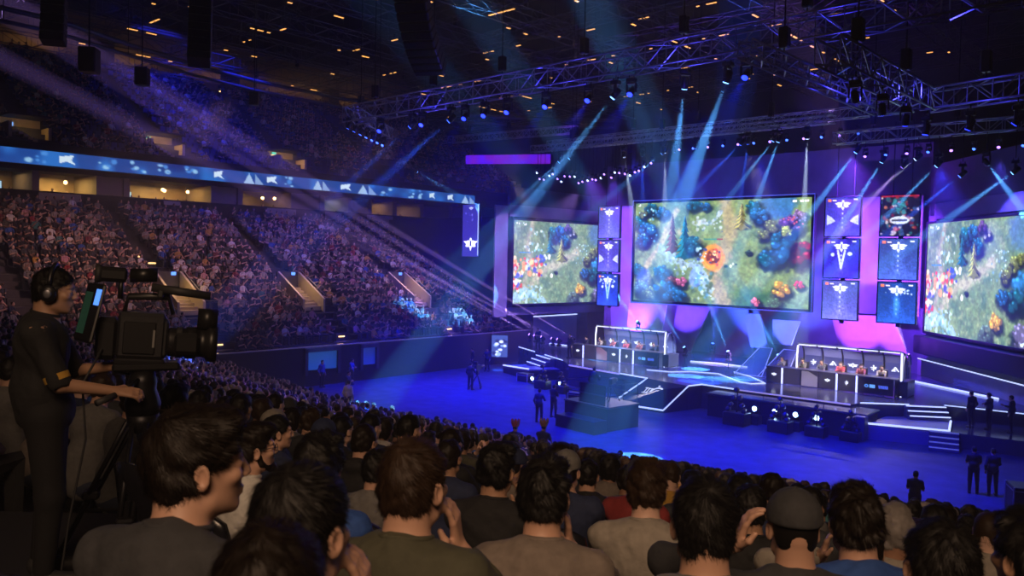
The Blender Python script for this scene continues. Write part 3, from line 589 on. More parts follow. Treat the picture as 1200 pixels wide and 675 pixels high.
# ------------------------------------------------------------------ LED screens
def led_screen(pts, img, lab, cat='screen', grp=None, border=.22, th=.3, gain=1., frame=None, wing=0, lit=None):
    TL, TR, BR, BL = [Vector(q) for q in pts]; c = (BL + BR) / 2; o = empty('led_screen', c)
    X = (TR - TL).normalized(); Z = ((TL - BL)).normalized(); N = Z.cross(X).normalized(); w = (TR - TL).length; h = (TL - BL).length   # N points away from the audience
    M3 = Matrix((X, N, Z)).transposed(); o.rotation_euler = M3.to_euler()
    q = quad_screen('picture', [(-w / 2, -.02, h), (w / 2, -.02, h), (w / 2, -.02, 0), (-w / 2, -.02, 0)], img, SCR, o, gain)
    b = border; m = MB(); fm = frame or blackm
    for cc, dd in [((0, 0, h + b / 2), (w + 2 * b, .16, b)), ((0, 0, -b / 2), (w + 2 * b, .16, b)), ((-w / 2 - b / 2, 0, h / 2), (b, .16, h)), ((w / 2 + b / 2, 0, h / 2), (b, .16, h))]: m.box(cc, dd, b=.015)
    m.build('frame', fm, o)
    MB().box((0, .06 + th / 2, h / 2), (w + 2 * b - .04, th, h + 2 * b - .04)).build('cabinet', blackm, o)
    if lit is not None: MB().tube([(-w / 2 - b, -.1, -b), (w / 2 + b, -.1, -b), (w / 2 + b, -.1, h + b), (-w / 2 - b, -.1, h + b)], .045, 4, closed=True).build('edge_light', lit, o)
    return tag(o, lab, cat, grp)
BLE = mat('edge_blue', (.2, .2, .5), .4, emit=(.08, .10, .75), es=.8, sample='NONE')
A = forest_a(); B = forest_b()
led_screen([(-33.85, 51.4, 12.45), (-20.45, 51.4, 12.45), (-20.45, 51.4, 5.2), (-33.85, 51.4, 5.2)], A, 'large main screen over the stage centre showing a green forest battle map', lit=BLE, border=.2)
dl_ = Vector((.12, .993, 0)); p0 = Vector((-41.5, 46.15, 0)); p1 = p0 + dl_ * 11.3
led_screen([(*p0.xy, 11.1), (*p1.xy, 11.1), (*p1.xy, 4.62), (*p0.xy, 4.62)], B, 'side screen with a forest map at the far stage end, inside a violet surround', border=.12, gain=.9)
m = MB(); o = empty('screen_surround', (p0.x, p0.y, 0)); o.rotation_euler = (0, 0, math.atan2(dl_.y, dl_.x))
for cc, dd in [((-.85, .5, 7.9), (1.3, .2, 8.6)), ((5.6, .5, 11.85), (11.3, .2, .9)), ((5.6, .5, 4.0), (11.3, .2, .6))]: m.box(cc, dd, b=.03)
m.build('surround', setp, o); tag(o, 'pale violet lit surround behind the far side screen', 'screen surround')
dr = Vector((.64, -.768, 0)); q0 = Vector((-14.3, 54.4, 0)); q1 = q0 + dr * 11.8
led_screen([(*q0.xy, 10.75), (*q1.xy, 10.75), (*q1.xy, 4.12), (*q0.xy, 4.12)], np.roll(B, 0, 1), 'big side screen with a forest map, cut off by the photo edge', border=.15)
o = empty('screen_surround', (q0.x, q0.y, 0)); o.rotation_euler = (0, 0, math.atan2(dr.y, dr.x)); m = MB()
for cc, dd in [((5.9, .55, 11.55), (12.4, .2, 1.0)), ((-.6, .55, 7.6), (.7, .2, 7.4))]: m.box(cc, dd, b=.03)
m.build('surround', setp, o); MB().box((5.9, -.2, 3.3), (12.2, .8, 1.1), b=.05).build('shelf', blackm, o); tag(o, 'dark blue surround and black shelf of the near side screen', 'screen surround')
# three columns of square screens
def column(x0, x1, y, zt, kinds, labs, grp):
    w = x1 - x0
    for i, k in enumerate(kinds):
        t = zt - i * 2.5
        led_screen([(x0, y, t), (x1, y, t), (x1, y, t - 2.3), (x0, y, t - 2.3)], card(54, 60, k, 50 + k), labs[i], 'screen', grp, border=.06, th=.15)
column(-35.5, -33.65, 49, 12.1, (7, 6, 8), ['top square screen with a white crest, of the column covering the far side screen', 'middle square screen with a white crest, of the column covering the far side screen', 'bottom square screen glowing bright blue, of the column covering the far side screen'], 'square screens beside the far side screen')
column(-18.65, -16.6, 49, 12.15, (0, 1, 2), ['top violet square screen of the column right beside the main screen', 'middle deep blue square screen of the column right beside the main screen', 'bottom lavender square screen of the column right beside the main screen'], 'square screens beside the main screen')
column(-15.45, -13.4, 49, 12.15, (3, 4, 5), ['dark busy square screen full of small red and white pictures', 'middle slate blue square screen under the dark busy one', 'bottom teal blue square screen of the outer column by the near side screen'], 'square screens by the near side screen')
for x in (-34.6, -17.6, -14.4):
    o = MB().bar((x - .5, 49.3, 12.2), (x - .5, 49.3, 16.4), .03).bar((x + .5, 49.3, 12.2), (x + .5, 49.3, 16.4), .03).box((x, 49.3, 8.4), (.25, .1, 7.6)).build('screen_hanger', blackm); tag(o, {-34.6: 'hanging bars of the square screens by the far side screen', -17.6: 'hanging bars of the square screens beside the main screen', -14.4: 'hanging bars of the outer square screen column'}[x], 'hanger')
p = Pic(40, 84, (.16, .13, .50)); p.mix((.6 - p.y) * .8, (.12, .12, .42)); emblem(p, .5, .78, .20, (.9, .9, 1), 0); p.specks(.1, .02, .9, .4, 9, [(.4, .4, .75)], .02, 3); emblem(p, .5, .08, .06, (.6, .6, .9), 0)
o = led_screen([(-49.95, 48.95, 12.7), (-47.95, 48.95, 12.7), (-47.95, 48.95, 8.25), (-49.95, 48.95, 8.25)], lin(p.a), 'tall violet banner screen with a white crest hanging above the seating end', 'banner screen', border=.05, th=.1)
MB().bar((.97, -.12, .1), (.97, -.12, 4.4), .05).build('light_strip', strip_m, o)
p = Pic(30, 52, (.20, .26, .50)); p.specks(.1, .1, .9, .9, 18, [(.8, .85, 1), (.1, .12, .3), (.5, .6, .85)], .09, 4)
led_screen([(-46.9, 48.6, 2.3), (-45.6, 48.6, 2.3), (-45.6, 48.6, .55), (-46.9, 48.6, .55)] if 0 else [(-41.75, 44.2, 2.3), (-40.75, 44.9, 2.3), (-40.75, 44.9, .65), (-41.75, 44.2, .65)], lin(p.a), 'small upright screen beside the side ramp at the far stage end', 'screen', border=.05, th=.15)
o = empty('purple_band', (-57.0, 62, 18.4)); q = Pic(80, 8, (.34, .06, .62)); q.mix((vnoise(8, 80, 1, 4) - .4) * 1.5, (.24, .05, .75)); quad_screen('picture', [(-6, 0, .95), (6, 0, .2), (6, 0, -.75), (-6, 0, .0)], lin(q.a), SCR, o, .8); MB().add([(-6, .05, .95), (6, .05, .2), (6, .05, -.75), (-6, .05, 0), (-6, .3, .95), (6, .3, .2), (6, .3, -.75), (-6, .3, 0)], [(4, 5, 6, 7), (0, 4, 7, 3), (1, 2, 6, 5), (0, 1, 5, 4), (3, 7, 6, 2)]).build('cabinet', blackm, o)
tag(o, 'glowing purple LED band high beyond the far side screen', 'ribbon board')
# ------------------------------------------------------------------ team booths
CR = [crest_pic(k % 3) for k in range(3)]
DARKP = mat('booth_panel', (.02, .02, .03), .3); WHITEP = mat('booth_white_panel', (.62, .60, .62), .35); TANP = mat('booth_tan_panel', (.60, .36, .26), .4)
def booth(x, y, lab_d, lab_b, pm):
    d = empty('team_desk', (x, y, ZS)); MB().box((3.5, .38, .92), (7.15, .8, .05), b=.02).build('desk_top', DARKP, d)
    edges = [0, .95, 2.0, 3.0, 4.0, 5.05, 6.95]
    for i in range(6):
        a, b = edges[i] + .05, edges[i + 1] - .05
        f = MB().box(((a + b) / 2, .03, .47), (b - a, .06, .86), b=.015).build('front_panel', pm if i == 2 else DARKP, d)
        if i == 2:
            MB().prism([(a, -.02), (b, -.02), (b, .0), (a, .0)], .88, [.9, .72, .72, .9] if 0 else .9).build('panel_top_trim', DARKP, f)
            MB().add([(b - .55, -.012, .905), (b + .01, -.012, .905), (b + .01, -.012, .62)], [(0, 2, 1)]).build('panel_corner', DARKP, f); f['label'] = 'pale front panel with a slanted dark corner'
        if i in (0, 3, 4): quad_screen('crest', [((a + b) / 2 - .27, -.01, .78), ((a + b) / 2 + .27, -.01, .78), ((a + b) / 2 + .27, -.01, .2), ((a + b) / 2 - .27, -.01, .2)], crest_pic(i % 3, (.03, .03, .06)), SCR, f, .8)
        if i == 5:
            q = Pic(90, 20, (.02, .02, .04)); q.ell(.22, .5, .35, .3, (.35, .6, 1), .3); q.ell(.22, .5, .2, .15, (.02, .05, .2), .3)
            for t in range(4): q.line([(.34 + t * .045, .3), (.34 + t * .045, .7)], .09, (.4, .65, 1))
            for t in range(6): q.line([(.62 + t * .05, .32), (.63 + t * .05, .68)], .09, (.25, .35, .8))
            quad_screen('sponsor_lettering', [(a + .1, -.01, .62), (b - .1, -.01, .62), (b - .1, -.01, .3), (a + .1, -.01, .3)], lin(q.a), SCR, f, .7)
    for e in (.95, 4.0, 5.05): MB().box((e, -.015, .47), (.09, .05, .9), b=.01).build('desk_light_strip', bstrip_m if 0 else mat('desk_strip', (.6, .6, .9), .4, emit=(.35, .4, 1), es=2.6, sample='NONE'), d)
    for e in (2.0, 3.0): MB().box((e, .0, .47), (.07, .05, .9), b=.01).build('desk_divider', blackm, d)
    MB().box((0.03, .4, .45), (.06, .75, .88)).box((6.97, .4, .45), (.06, .75, .88)).build('desk_end', DARKP, d); tag(d, lab_d, 'desk', 'team desks on the stage')
    s = empty('team_booth', (x + 1.5, y, ZS)); W_ = 6.0
    for i in range(5):
        a, b = i * 1.1 + .05, i * 1.1 + 1.05
        pn = MB().add([(a, 1.72, .3), (b, 1.72, .3), (b, 1.68, 1.6), (b, 1.50, 2.05), (a, 1.50, 2.05), (a, 1.68, 1.6), (a, 1.78, .3), (b, 1.78, .3), (b, 1.74, 1.6), (b, 1.56, 2.05), (a, 1.56, 2.05), (a, 1.74, 1.6)], [(0, 1, 2, 5), (5, 2, 3, 4), (7, 6, 11, 8), (8, 11, 10, 9), (4, 3, 9, 10), (0, 5, 11, 6), (5, 4, 10, 11), (1, 7, 8, 2), (2, 8, 9, 3)]).build('back_panel', mat('booth_back', (.10, .11, .26), .35), s)
        quad_screen('crest', [(a + .04, 1.665, 1.6), (b - .04, 1.665, 1.6), (b - .04, 1.705, .85), (a + .04, 1.705, .85)], crest_pic((i + 1) % 3, (.16, .18, .40)), SCR, pn, .8)
        MB().box((i * 1.1 + .55, .75, 2.26), (1.0, .16, .07), b=.02).build('roof_light', mat('booth_light', (.9, .9, 1), .4, emit=(.75, .8, 1), es=1.6, sample='NONE'), s)
    for i in range(6):
        pts = [(i * 1.1, .72, 2.22), (i * 1.1, 1.1, 2.24), (i * 1.1, 1.42, 2.14), (i * 1.1, 1.62, 1.8), (i * 1.1, 1.7, 1.2), (i * 1.1, 1.72, 0)]
        MB().tube(pts, .045, 8).build('rib', blackm, s)
    MB().tube([(0, .72, 2.3), (5.55, .72, 2.3)], .05, 8).build('roof_rail', alum, s)
    pts = [(5.62, .5, 0), (5.62, .5, 1.5), (5.6, .56, 1.95), (5.56, .7, 2.24)]; MB().tube(pts, .05, 8).build('lit_post', mat('booth_light'), s)
    pts = [(0, .66, .9), (0, .66, 1.7), (0, .74, 2.2)]; MB().tube(pts, .05, 8).build('lit_post', mat('booth_light'), s)
    MB().tube([(5.7, .55, .8), (5.7, .6, 1.7), (5.7, .8, 2.15), (5.7, 1.1, 2.2), (5.7, 1.5, 1.9), (5.7, 1.7, 1.3), (5.7, 1.72, .8)], .035, 8).build('side_frame', alum, s)
    MB().add([(5.7, .6, .85), (5.7, 1.7, .85), (5.7, 1.66, 1.3), (5.7, 1.5, 1.85), (5.7, 1.1, 2.15), (5.7, .82, 2.1), (5.7, .62, 1.7)], [tuple(range(7))]).build('side_pane', gl, s)
    MB().box((5.7, 1.1, .42), (.5, 1.3, .82), b=.03).build('pedestal', DARKP, s); tag(s, lab_b, 'booth', 'team booths on the stage')
booth(-19.85, 44.0, 'near team desk with dark crest panels, one white panel and thin light strips', 'near team booth with five crest back panels under a white lit rail', WHITEP)
booth(-34.35, 44.6, 'far team desk with dark crest panels and one tan panel', 'far team booth with five crest back panels under a white lit rail', TANP)
for x in (-17, -31.2): spot('desk_fill', (x + 1, 33, 13), (x, 44.3, 1.9), (1, .84, .8), 26000, 20, .6, .2)  # added spots without fixtures, brightening the desk fronts
for x, y, lab in [(-18.2, 45.75, 'near'), (-32.7, 46.35, 'far')]:
    for i in range(5):
        bo = area('booth_lamp', (x + .55 + i * 1.1, y - .85, 3.5), (x + .55 + i * 1.1, y - 1.3, 2.2), (.9, .75, .8), 60, .9, .15)

BEAMS= [((-28.21,24.3,14.1),(-30.41,23.21,12.03),'b',0.6,6),((-25.63,24.3,14.1),(-28.26,22.75,11.48),'b',0.8,7),((-17.02,24.3,14.21),(-19.14,23.03,10.87),'c',1.7,6.5),((-14.16,24.3,14.31),(-14.53,24.63,12.69),'c',1.2,9),((-12.59,24.3,14.29),(-13.27,24.31,12.39),'c',1.6,10),((-24.78,24.3,14.23),(-25.87,24.13,11.85),'d',0.5,22),((-20.28,24.3,14.25),(-20.72,24.64,11.93),'d',0.6,24),((-18.22,24.3,14.26),(-18.48,24.76,11.79),'d',0.8,26),((-16.33,24.3,14.3),(-16.5,24.8,11.66),'d',0.8,26),((-22.31,24.3,14.18),(-22.94,24.52,12.06),'d',0.4,22),((-11.94,24.3,14.36),(-11.98,24.85,12.2),'d',0.7,26),((-30.51,24.3,15.05),(-31.52,24.31,12.61),'d',0.5,24),((-27.52,24.3,14.18),(-28.4,24.36,11.63),'d',0.4,20),((-23.62,24.3,14.22),(-24.22,24.57,12.15),'d',0.3,20),((-35.3,44.0,15.02),(-37.85,43.11,12.68),'c',0.55,6),((-34.4,44.0,15.25),(-36.82,43.2,12.77),'c',0.55,6),((-50.57,44.0,15.35),(-48.95,47.16,13.42),'c',0.25,8),((-30.03,44.0,15.05),(-30.3,45.08,13.1),'w',0.7,7),((-26.95,44.0,15.09),(-27.41,44.85,13.05),'w',0.7,7),((-27.01,44.0,14.99),(-28.44,44.02,14.07),'c',0.5,6),((-28.59,44.0,15.0),(-29.12,44.87,14.02),'b',0.5,6),((-26.28,44.0,15.09),(-26.6,45.01,14.0),'b',0.5,6),((-24.74,44.0,15.23),(-25.62,44.47,13.99),'b',0.5,6),((-21.74,44.0,15.14),(-23.18,43.91,13.83),'b',0.7,6),((-21.37,44.0,15.21),(-21.89,44.73,13.88),'b',0.6,6),((-19.77,44.0,15.22),(-20.95,44.1,13.86),'c',0.7,6),((-19.51,44.0,15.15),(-20.44,44.29,12.96),'c',0.9,7),((-17.9,44.0,15.2),(-18.24,44.78,12.99),'w',1.2,6),((-15.17,44.0,14.33),(-16.59,43.77,12.16),'c',1.3,7),((-13.86,44.0,13.61),(-14.97,44.04,11.75),'c',1.1,7),((-12.81,44.0,13.28),(-13.63,44.33,12.52),'p',0.8,6),((-12.18,44.0,13.62),(-13.24,44.11,12.79),'w',0.4,6),((-11.22,44.0,13.22),(-12.42,43.94,11.91),'c',1,6),((-10.14,44.0,12.65),(-11.64,43.64,11.26),'b',1,6),((-9.13,44.0,13.16),(-8.51,45.54,11.95),'c',1,8),((-7.91,44.0,12.68),(-9.09,43.91,11.73),'c',1,7),((-27.97,49.0,2.13),(-29.33,47.19,5.46),'c',0.8,6),((-24.48,48.5,2.2),(-25.07,47.38,4.78),'c',0.8,6),((-29.48,49.5,2.09),(-30.26,48.11,3.73),'c',0.4,6),((-21.28,49.0,2.24),(-21.98,47.78,4.41),'c',0.6,7),((-26.45,50.0,2.44),(-26.13,49.64,4.4),'b',0.4,9),((-14.78,53.0,2.56),(-15.51,51.81,5.35),'p',0.7,10),((-33.13,51.0,3.52),(-33.45,49.95,4.56),'c',0.5,9),((-41.38,48.3,2.07),(-49.02,37.91,9.65),'p',2,1.9),((-39.11,48.3,1.92),(-47.89,37.02,10.49),'p',2.2,1.9),((-37.21,48.3,2.2),(-46.94,36.27,11.18),'p',2.2,1.9),((-40.85,48.3,2.05),(-48.71,37.69,8.61),'p',1.6,1.9),((-38.52,48.3,1.9),(-47.54,36.77,9.1),'p',2,1.9),((-40.15,48.3,1.97),(-48.48,37.45,11.92),'p',1.6,1.9)]

# ------------------------------------------------------------------ rigging
def truss(p, q, w, lab, hang=4, grp='aluminium lighting trusses', bays=None, drop=None, m_=None):
    p, q = Vector(p), Vector(q); d = q - p; L = d.length; o = empty('lighting_truss', p); X = d.normalized(); Z = Vector((0, 0, 1)); Y = Z.cross(X).normalized(); Z = X.cross(Y)
    m = MB(); h = w / 2; pt = lambda t, a, b: X * t + Y * (a * h) + Z * (b * h)
    for a in (-1, 1):
        for b in (-1, 1): m.tube([pt(0, a, b), pt(L, a, b)], .035, 6)
    n = bays or max(2, int(L / (w * 1.1)))
    for i in range(n):
        t0, t1 = L * i / n, L * (i + 1) / n
        for a in (-1, 1):
            m.bar(pt(t0, a, -1 if i % 2 else 1), pt(t1, a, 1 if i % 2 else -1), .022); m.bar(pt(t0, a, -1), pt(t0, a, 1), .02)
        for b in (-1, 1): m.bar(pt(t0, -1 if i % 2 else 1, b), pt(t1, 1 if i % 2 else -1, b), .022)
    m.build('lattice', m_ or alum, o)
    for i in range(hang):
        t = L * (i + .5) / hang; h_ = MB(); c = pt(t, 0, 1); h_.bar(c, c + Vector((0, 0, 33.8 - (p + c).z)), .025).box(c + Vector((0, 0, .55)), (.28, .28, .6), b=.04); h_.build('chain_hoist', blackm, o)
    return tag(o, lab, 'truss', grp)
truss((-33, 24.3, 15), (-3.5, 23.7, 15.1), .75, 'long front truss crossing the hall above the arena floor, hung with blue lamps', 7)
truss((-38, 46, 16.5), (-13.6, 46, 16.6), .6, 'long straight truss above the main screen carrying the back row of beams', 5)
truss((-16.4, 44, 14.9), (-4.5, 44, 14.9), .6, 'truss above the near side screen', 3)
truss((-56, 53, 19.3), (-41, 53, 18.9), .6, 'far truss above the glowing purple LED band', 3)
truss((-38, 44.1, 16), (-16.5, 44.1, 16), .45, 'low truss full of small violet lamps above the far side screen', 3)
truss((-7.2, 18.7, 13), (-7.1, 26.1, 13), .6, 'truss running from the front truss towards the stage, blue lit', 2)
truss((-7.1, 26.2, 13), (-.5, 24.6, 13), .6, 'truss that turns off towards the photo edge at the blue lit corner', 2)
truss((-10.2, 20.6, 13.9), (-8.6, 27, 13.1), .45, 'short slanting truss beside the blue lit corner', 2)
truss((-37, 30, 15.2), (-33, 24.4, 15.2), .6, 'short truss at the far end of the front truss with hanging lamps', 2)
# roof steel
n = 0
for i, x in enumerate(range(-72, -6, 7)):
    truss((x, 8, 24.6), (x, 76, 24.6), 1.1, f'dark roof girder running towards the stage, {nth(i)} from the upper seating', 3, 'roof girders', bays=34, m_=steel)
for i, y in enumerate(range(12, 76, 7)):
    truss((-76, y, 25.6), (-4, y, 25.6), 1.0, f'dark roof girder running across the hall, {nth(i)} from the camera side', 3, 'roof cross girders', bays=36, m_=steel)
rl0 = None; g = np.random.default_rng(11)
for i in range(200):  # glowing bars stand in for amber glints along the roof steel
    if rl0 is None:
        rl0 = empty('roof_glint'); MB().box((0, 0, .06), (.95, .22, .1), b=.02).build('bar_housing', blackm, rl0); MB().box((0, 0, -.01), (.9, .16, .06), b=.015).build('tube', mat('roof_glow', (.9, .7, .4), .4, emit=(1, .42, .10), es=1.6, sample='NONE'), rl0); MB().bar((-.3, 0, .1), (-.3, 0, .4), .015).bar((.3, 0, .1), (.3, 0, .4), .015).build('hanger', blackm, rl0); kids_of(rl0); o = rl0
    else: o = copy_tree(rl0)
    if i % 2: x, y, rz = -72 + 7 * g.integers(1, 9) , g.uniform(22, 72), R(90)
    else: x, y, rz = g.uniform(-60, -16), 12 + 7 * g.integers(2, 9), 0
    o.location = (x, y, 23.6 if i % 2 else 24.7); o.rotation_euler = (0, 0, rz); s_ = g.choice([.25, .35, .5, .8]); o.scale = (s_, .8, .8)
    tag(o, 'small amber lamp among the dark roof girders', 'roof lamp', 'amber roof lamps')
for x, y in [(-60, 30), (-48, 40), (-52, 56), (-34, 44), (-36, 62), (-22, 52), (-64, 46), (-24, 34)]:
    l = bpy.data.lights.new('roof_glow', 'POINT'); l.energy = 9; l.color = (1, .5, .2); l.shadow_soft_size = .3; lo = bpy.data.objects.new('roof_glow', l); COL.objects.link(lo); lo.location = (x, y, 23)  # added points without fixtures, warming the roof steel
# line arrays
def line_array(p, n, cw, ch, curve, rz, lab, lean0=0.):
    o = empty('line_array', p, rz); x, z, a = 0., 0., lean0; m = MB()
    for i in range(n):
        rot = Matrix.Rotation(a, 4, 'X'); c = Vector((0, x, z)); s = MB().box((0, 0, 0), (cw, .6, ch * .94), rot=rot, b=.03).build('speaker_cabinet', blackp, o, c)
        MB().box((0, .305, 0), (cw * .9, .015, ch * .7), rot=None).build('grille', mat('speaker_grille', (.012, .012, .014), .7), s, (0, 0, 0), (a, 0, 0))
        a -= curve; x += math.sin(a) * -ch * -1 if False else -math.sin(a) * -ch; z -= math.cos(a) * ch
    MB().box((0, 0, ch * .8), (cw * 1.05, .9, .12)).bar((-.3, 0, ch), (-.3, 0, 33.5 - p[2]), .025).bar((.3, 0, ch), (.3, 0, 33.5 - p[2]), .025).build('flying_frame', blackm, o)
    return tag(o, lab, 'speaker array', 'hanging speaker arrays')
line_array((-21.2, 17.9, 18.6), 15, 1.15, .33, .075, R(-150), 'big curved black line array hanging from the roof above the middle of the hall', -.1)
line_array((-31.0, 10.3, 18.6), 11, .75, .33, .02, R(60), 'straight black line array hanging at the camera operator side of the roof')
line_array((-29.0, 14.6, 18.2), 11, .8, .33, .05, R(60), 'curved black line array over the lower seating, between the other two')
for i, (x, y, z, lab) in enumerate([(-31.5, 11.6, 15.0, 'small black speaker box hanging just past the straight line array'), (-41, 17.6, 16.8, 'single black speaker box hung under the curved rail'), (-50, 29, 18.6, 'far black speaker box hung under the curved rail')]):
    o = empty('hanging_speaker', (x, y, z), R(50)); MB().box((0, 0, 0), (.6, .6, .9), b=.04).build('cabinet', blackp, o); MB().box((0, .3, 0), (.5, .03, .8)).build('grille', mat('speaker_grille'), o); MB().bar((0, 0, .4), (0, 0, 33.5 - z), .03).build('cable', blackm, o); tag(o, lab, 'speaker')

# ------------------------------------------------------------------ moving lights and their beams
BCOL = dict(c=(.10, .42, 1), b=(.03, .12, 1), w=(.6, .75, 1), p=(.55, .30, 1), d=(.01, .02, 1))
HEAD = {}
def moving_head(loc, tgt, colk, lab, up=False, scale=1., top=14.66):
    key = (colk, up)
    if key not in HEAD:
        o = empty('moving_head'); MB().box((0, 0, .42), (.34, .26, .16), b=.03).tube([(-.1, 0, .48), (-.1, 0, .62)], .02, 6).tube([(.1, 0, .48), (.1, 0, .62)], .02, 6).build('base', blackp, o)
        MB().tube([(0, 0, 0), (0, 0, 1)], .025, 6).build('hanging_pole', blackm, o, (0, 0, .6))
        y = MB().box((0, 0, .31), (.38, .12, .06), b=.02).box((-.18, 0, .14), (.05, .12, .34), b=.02).box((.18, 0, .14), (.05, .12, .34), b=.02).build('yoke', blackp, o)
        h = MB().lathe([(.06, .24), (.11, .2), (.12, .02), (.13, -.1), (.12, -.16), (.09, -.17)], 14).build('head', blackm, o)
        e = {'c': (.16, .42, 1), 'b': (.04, .12, 1), 'w': (.5, .65, 1), 'p': (.35, .16, 1), 'd': (.012, .03, 1)}[colk]
        MB().lathe([(.105, -.165), (.09, -.185), (.01, -.19)], 14).build('lens', mat('lens_' + colk, (.7, .8, 1), .3, emit=e, es=5, sample='NONE'), h)
        if up: o.rotation_euler = (math.pi, 0, 0)
        kids_of(o); HEAD[key] = o; first = True
    else: first = False
    o = HEAD[key] if first else copy_tree(HEAD[key])
    o.location = loc; o.scale = (scale,) * 3
    d = (Vector(tgt) - Vector(loc)).normalized()
    if up: d = Vector((d.x, -d.y, -d.z))
    for ch in [c for c in (KIDS[HEAD[key].name] if first else list(o.children))]:
        if ch.name.startswith('hanging_pole'): ch.scale = (1, 1, max(.02, abs(top - loc[2]) / scale - .6))
        if ch.name.startswith('yoke'): ch.rotation_euler = (0, 0, math.atan2(d.x, -d.y))
        if ch.name.startswith('head'): ch.rotation_euler = d.to_track_quat('-Z', 'Y').to_euler()
    return tag(o, lab, 'stage light', 'moving lights of the show')
BEAM_W, WASH_W = 310000., 16000.
cnt = {}
for i, (s, e, c, pw, ang) in enumerate(BEAMS):
    up = i >= 36; e = (s[0] * .8 - 2, 12.5, 2) if c == 'd' else e; grp = 'front' if i < 14 else 'back' if i < 36 else 'floor' if i < 43 else 'fan'
    cnt[grp] = cnt.get(grp, 0) + 1; cn = dict(c='pale blue', b='blue', w='white', p='violet', d='deep blue')[c]
    lab = {'front': f'moving light with a {cn} {"glow" if c == "d" else "beam"} under the front truss, {nth(sum(b[0][0] < s[0] for b in BEAMS[:14]))} from its far end', 'back': f'moving light throwing a short {cn} beam, {nth(sum(b[0][0] < s[0] for b in BEAMS[14:36]))} along the back rig', 'floor': f'stage floor light throwing a {cn} beam upward, {nth(sum(b[0][0] < s[0] for b in BEAMS[36:43]))} along the set', 'fan': f'floor light sending a long violet streak over the seating, {nth(sum(b[0][0] < s[0] for b in BEAMS[43:]))} of the fan'}[grp]
    s = (s[0], s[1], min(s[2], 14.1)) if grp == 'front' else (s[0], s[1], min(s[2], 15.2 if s[0] < -16.5 else 14.2)) if grp == 'back' else s
    gz = (ZS if s[0] > -41 else 0.); s = (s[0], s[1], max(s[2], gz + .64)) if up else s
    moving_head(s, e, c, lab, up, 1., gz if up else 14.66 if grp == 'front' else 15.8 if s[0] < -16.5 else 14.62)
    d = (Vector(e) - Vector(s)).normalized(); k = WASH_W if c == 'd' else BEAM_W * (4.0 if grp == 'fan' else 2.1 if grp in ('back', 'floor') else 1.25)
    spot('beam', Vector(s) + d * .24, e, BCOL[c], k * pw, ang, .25 if c != 'd' else .8, .05)
for x, y in [(-27, 23), (-20, 23), (-14, 23), (-8, 25), (-31, 26)]:
    l = bpy.data.lights.new('truss_glow', 'POINT'); l.energy = 150; l.color = (.06, .05, 1); l.shadow_soft_size = .2; lo = bpy.data.objects.new('truss_glow', l); COL.objects.link(lo); lo.location = (x, y, 13.2)  # added points, no fixtures, turning the front truss blue
# small lamps without a visible beam
g = np.random.default_rng(5)
for i in range(26):
    x = -37.6 + i * .38 + g.uniform(-.1, .1); z = 14.2 - .9 * math.sin((i / 25) * 3.1) * .6 + g.uniform(-.25, .25)
    moving_head((x, 44.2, z), (x + g.uniform(-1, 1), 40, z - 3), 'p' if i % 3 else 'w', f'small violet lamp clustered above the far side screen, {nth(i)} from the far end', False, .7, 15.78)
for i in range(22):
    x = -27 + i * 1.02; z = 15.4 if x < -15 else 13.9; yy = 45.9 if x < -15 else 44.
    moving_head((x, yy, z), (x + g.uniform(-1, 1), 40, z - 4), 'b' if i % 2 else 'p', f'small lamp in the long row above the screens, {nth(i)} from the far end', False, .7, 16.2 if x < -15 else 14.62)
for i in range(7): moving_head((-36.6 + i * .6, 29.4 - i * .85, 14.5), (-36, 24, 10), 'b', f'small blue lamp at the far end of the front truss, {nth(i)} along', False, .8, 14.92)
for i in range(7): moving_head((-7.0 + (i > 3) * (i - 3) * 1.2, 20 + min(i, 3) * 2.0 - (i > 3) * (i - 3) * .2, 12.1), (-8, 26, 8), 'd', f'deep blue lamp on the corner truss, {nth(i)} along', False, .8, 12.72)

# ------------------------------------------------------------------ washes: the floor, the set, the seating
DB = (.002, .005, 1.)
for x, y, r_, p in [(-31, 33, 34, 1.5), (-36, 38, 30, 1.1), (-18, 31, 34, 1.5), (-11, 32, 34, 1.3), (-25, 27, 36, .7), (-38, 33, 24, .9)]:
    area('floor_wash', (x, y - 1.5, 14.4), (x, y, 0), DB, 1500 * p, 4, 2, 75)
for x, y, z, tx, ty, tz, c, p, a in [(-30, 45, 15, -27, 49, 1.3, (.02, .03, 1), 2500, 60), (-16, 43, 14, -13, 46, 1.3, (.05, .06, 1), 2500, 60), (-24, 42, 15, -23, 44, 1.3, (.05, .06, 1), 2500, 50),
      (-33, 47, 14, -35, 53, 3, (.16, .05, 1), 3500, 60), (-22, 47, 14.5, -24, 54, 3, (.02, .03, 1), 2500, 60), (-17, 48, 14.5, -17, 54.8, 7, (.20, .04, 1), 6000, 70), (-36, 48, 14.5, -37, 54.8, 8, (.24, .06, 1), 6000, 60), (-12, 47, 13.5, -10, 50, 3, (.03, .04, 1), 4500, 60), (-9, 46, 13.5, -9, 47, 12, (.1, .08, 1), 2500, 50), (-38, 51, 13.5, -43, 52, 2.5, (.05, .06, 1), 2200, 50), (-35, 46, 13, -41, 46, 8, (.45, .25, 1), 2500, 60)]:
    spot('set_wash', (x, y, z), (tx, ty, tz), c, p * 7.5, a, .8, .15)
for x, z, tx, tz, c in [(-35, 1.6, -35, 6, (.25, .05, 1)), (-31, 1.6, -31, 6, (.14, .05, 1)), (-25, 1.6, -25, 5, (.05, .1, 1)), (-18, 1.6, -18, 6, (.35, .05, 1)), (-15.5, 1.6, -15.5, 6, (.3, .05, 1)), (-22, 1.6, -22, 6, (.1, .12, 1))]:
    spot('uplight', (x, 52.0, z), (tx, 54, tz), c, 7500, 80, .8, .1)
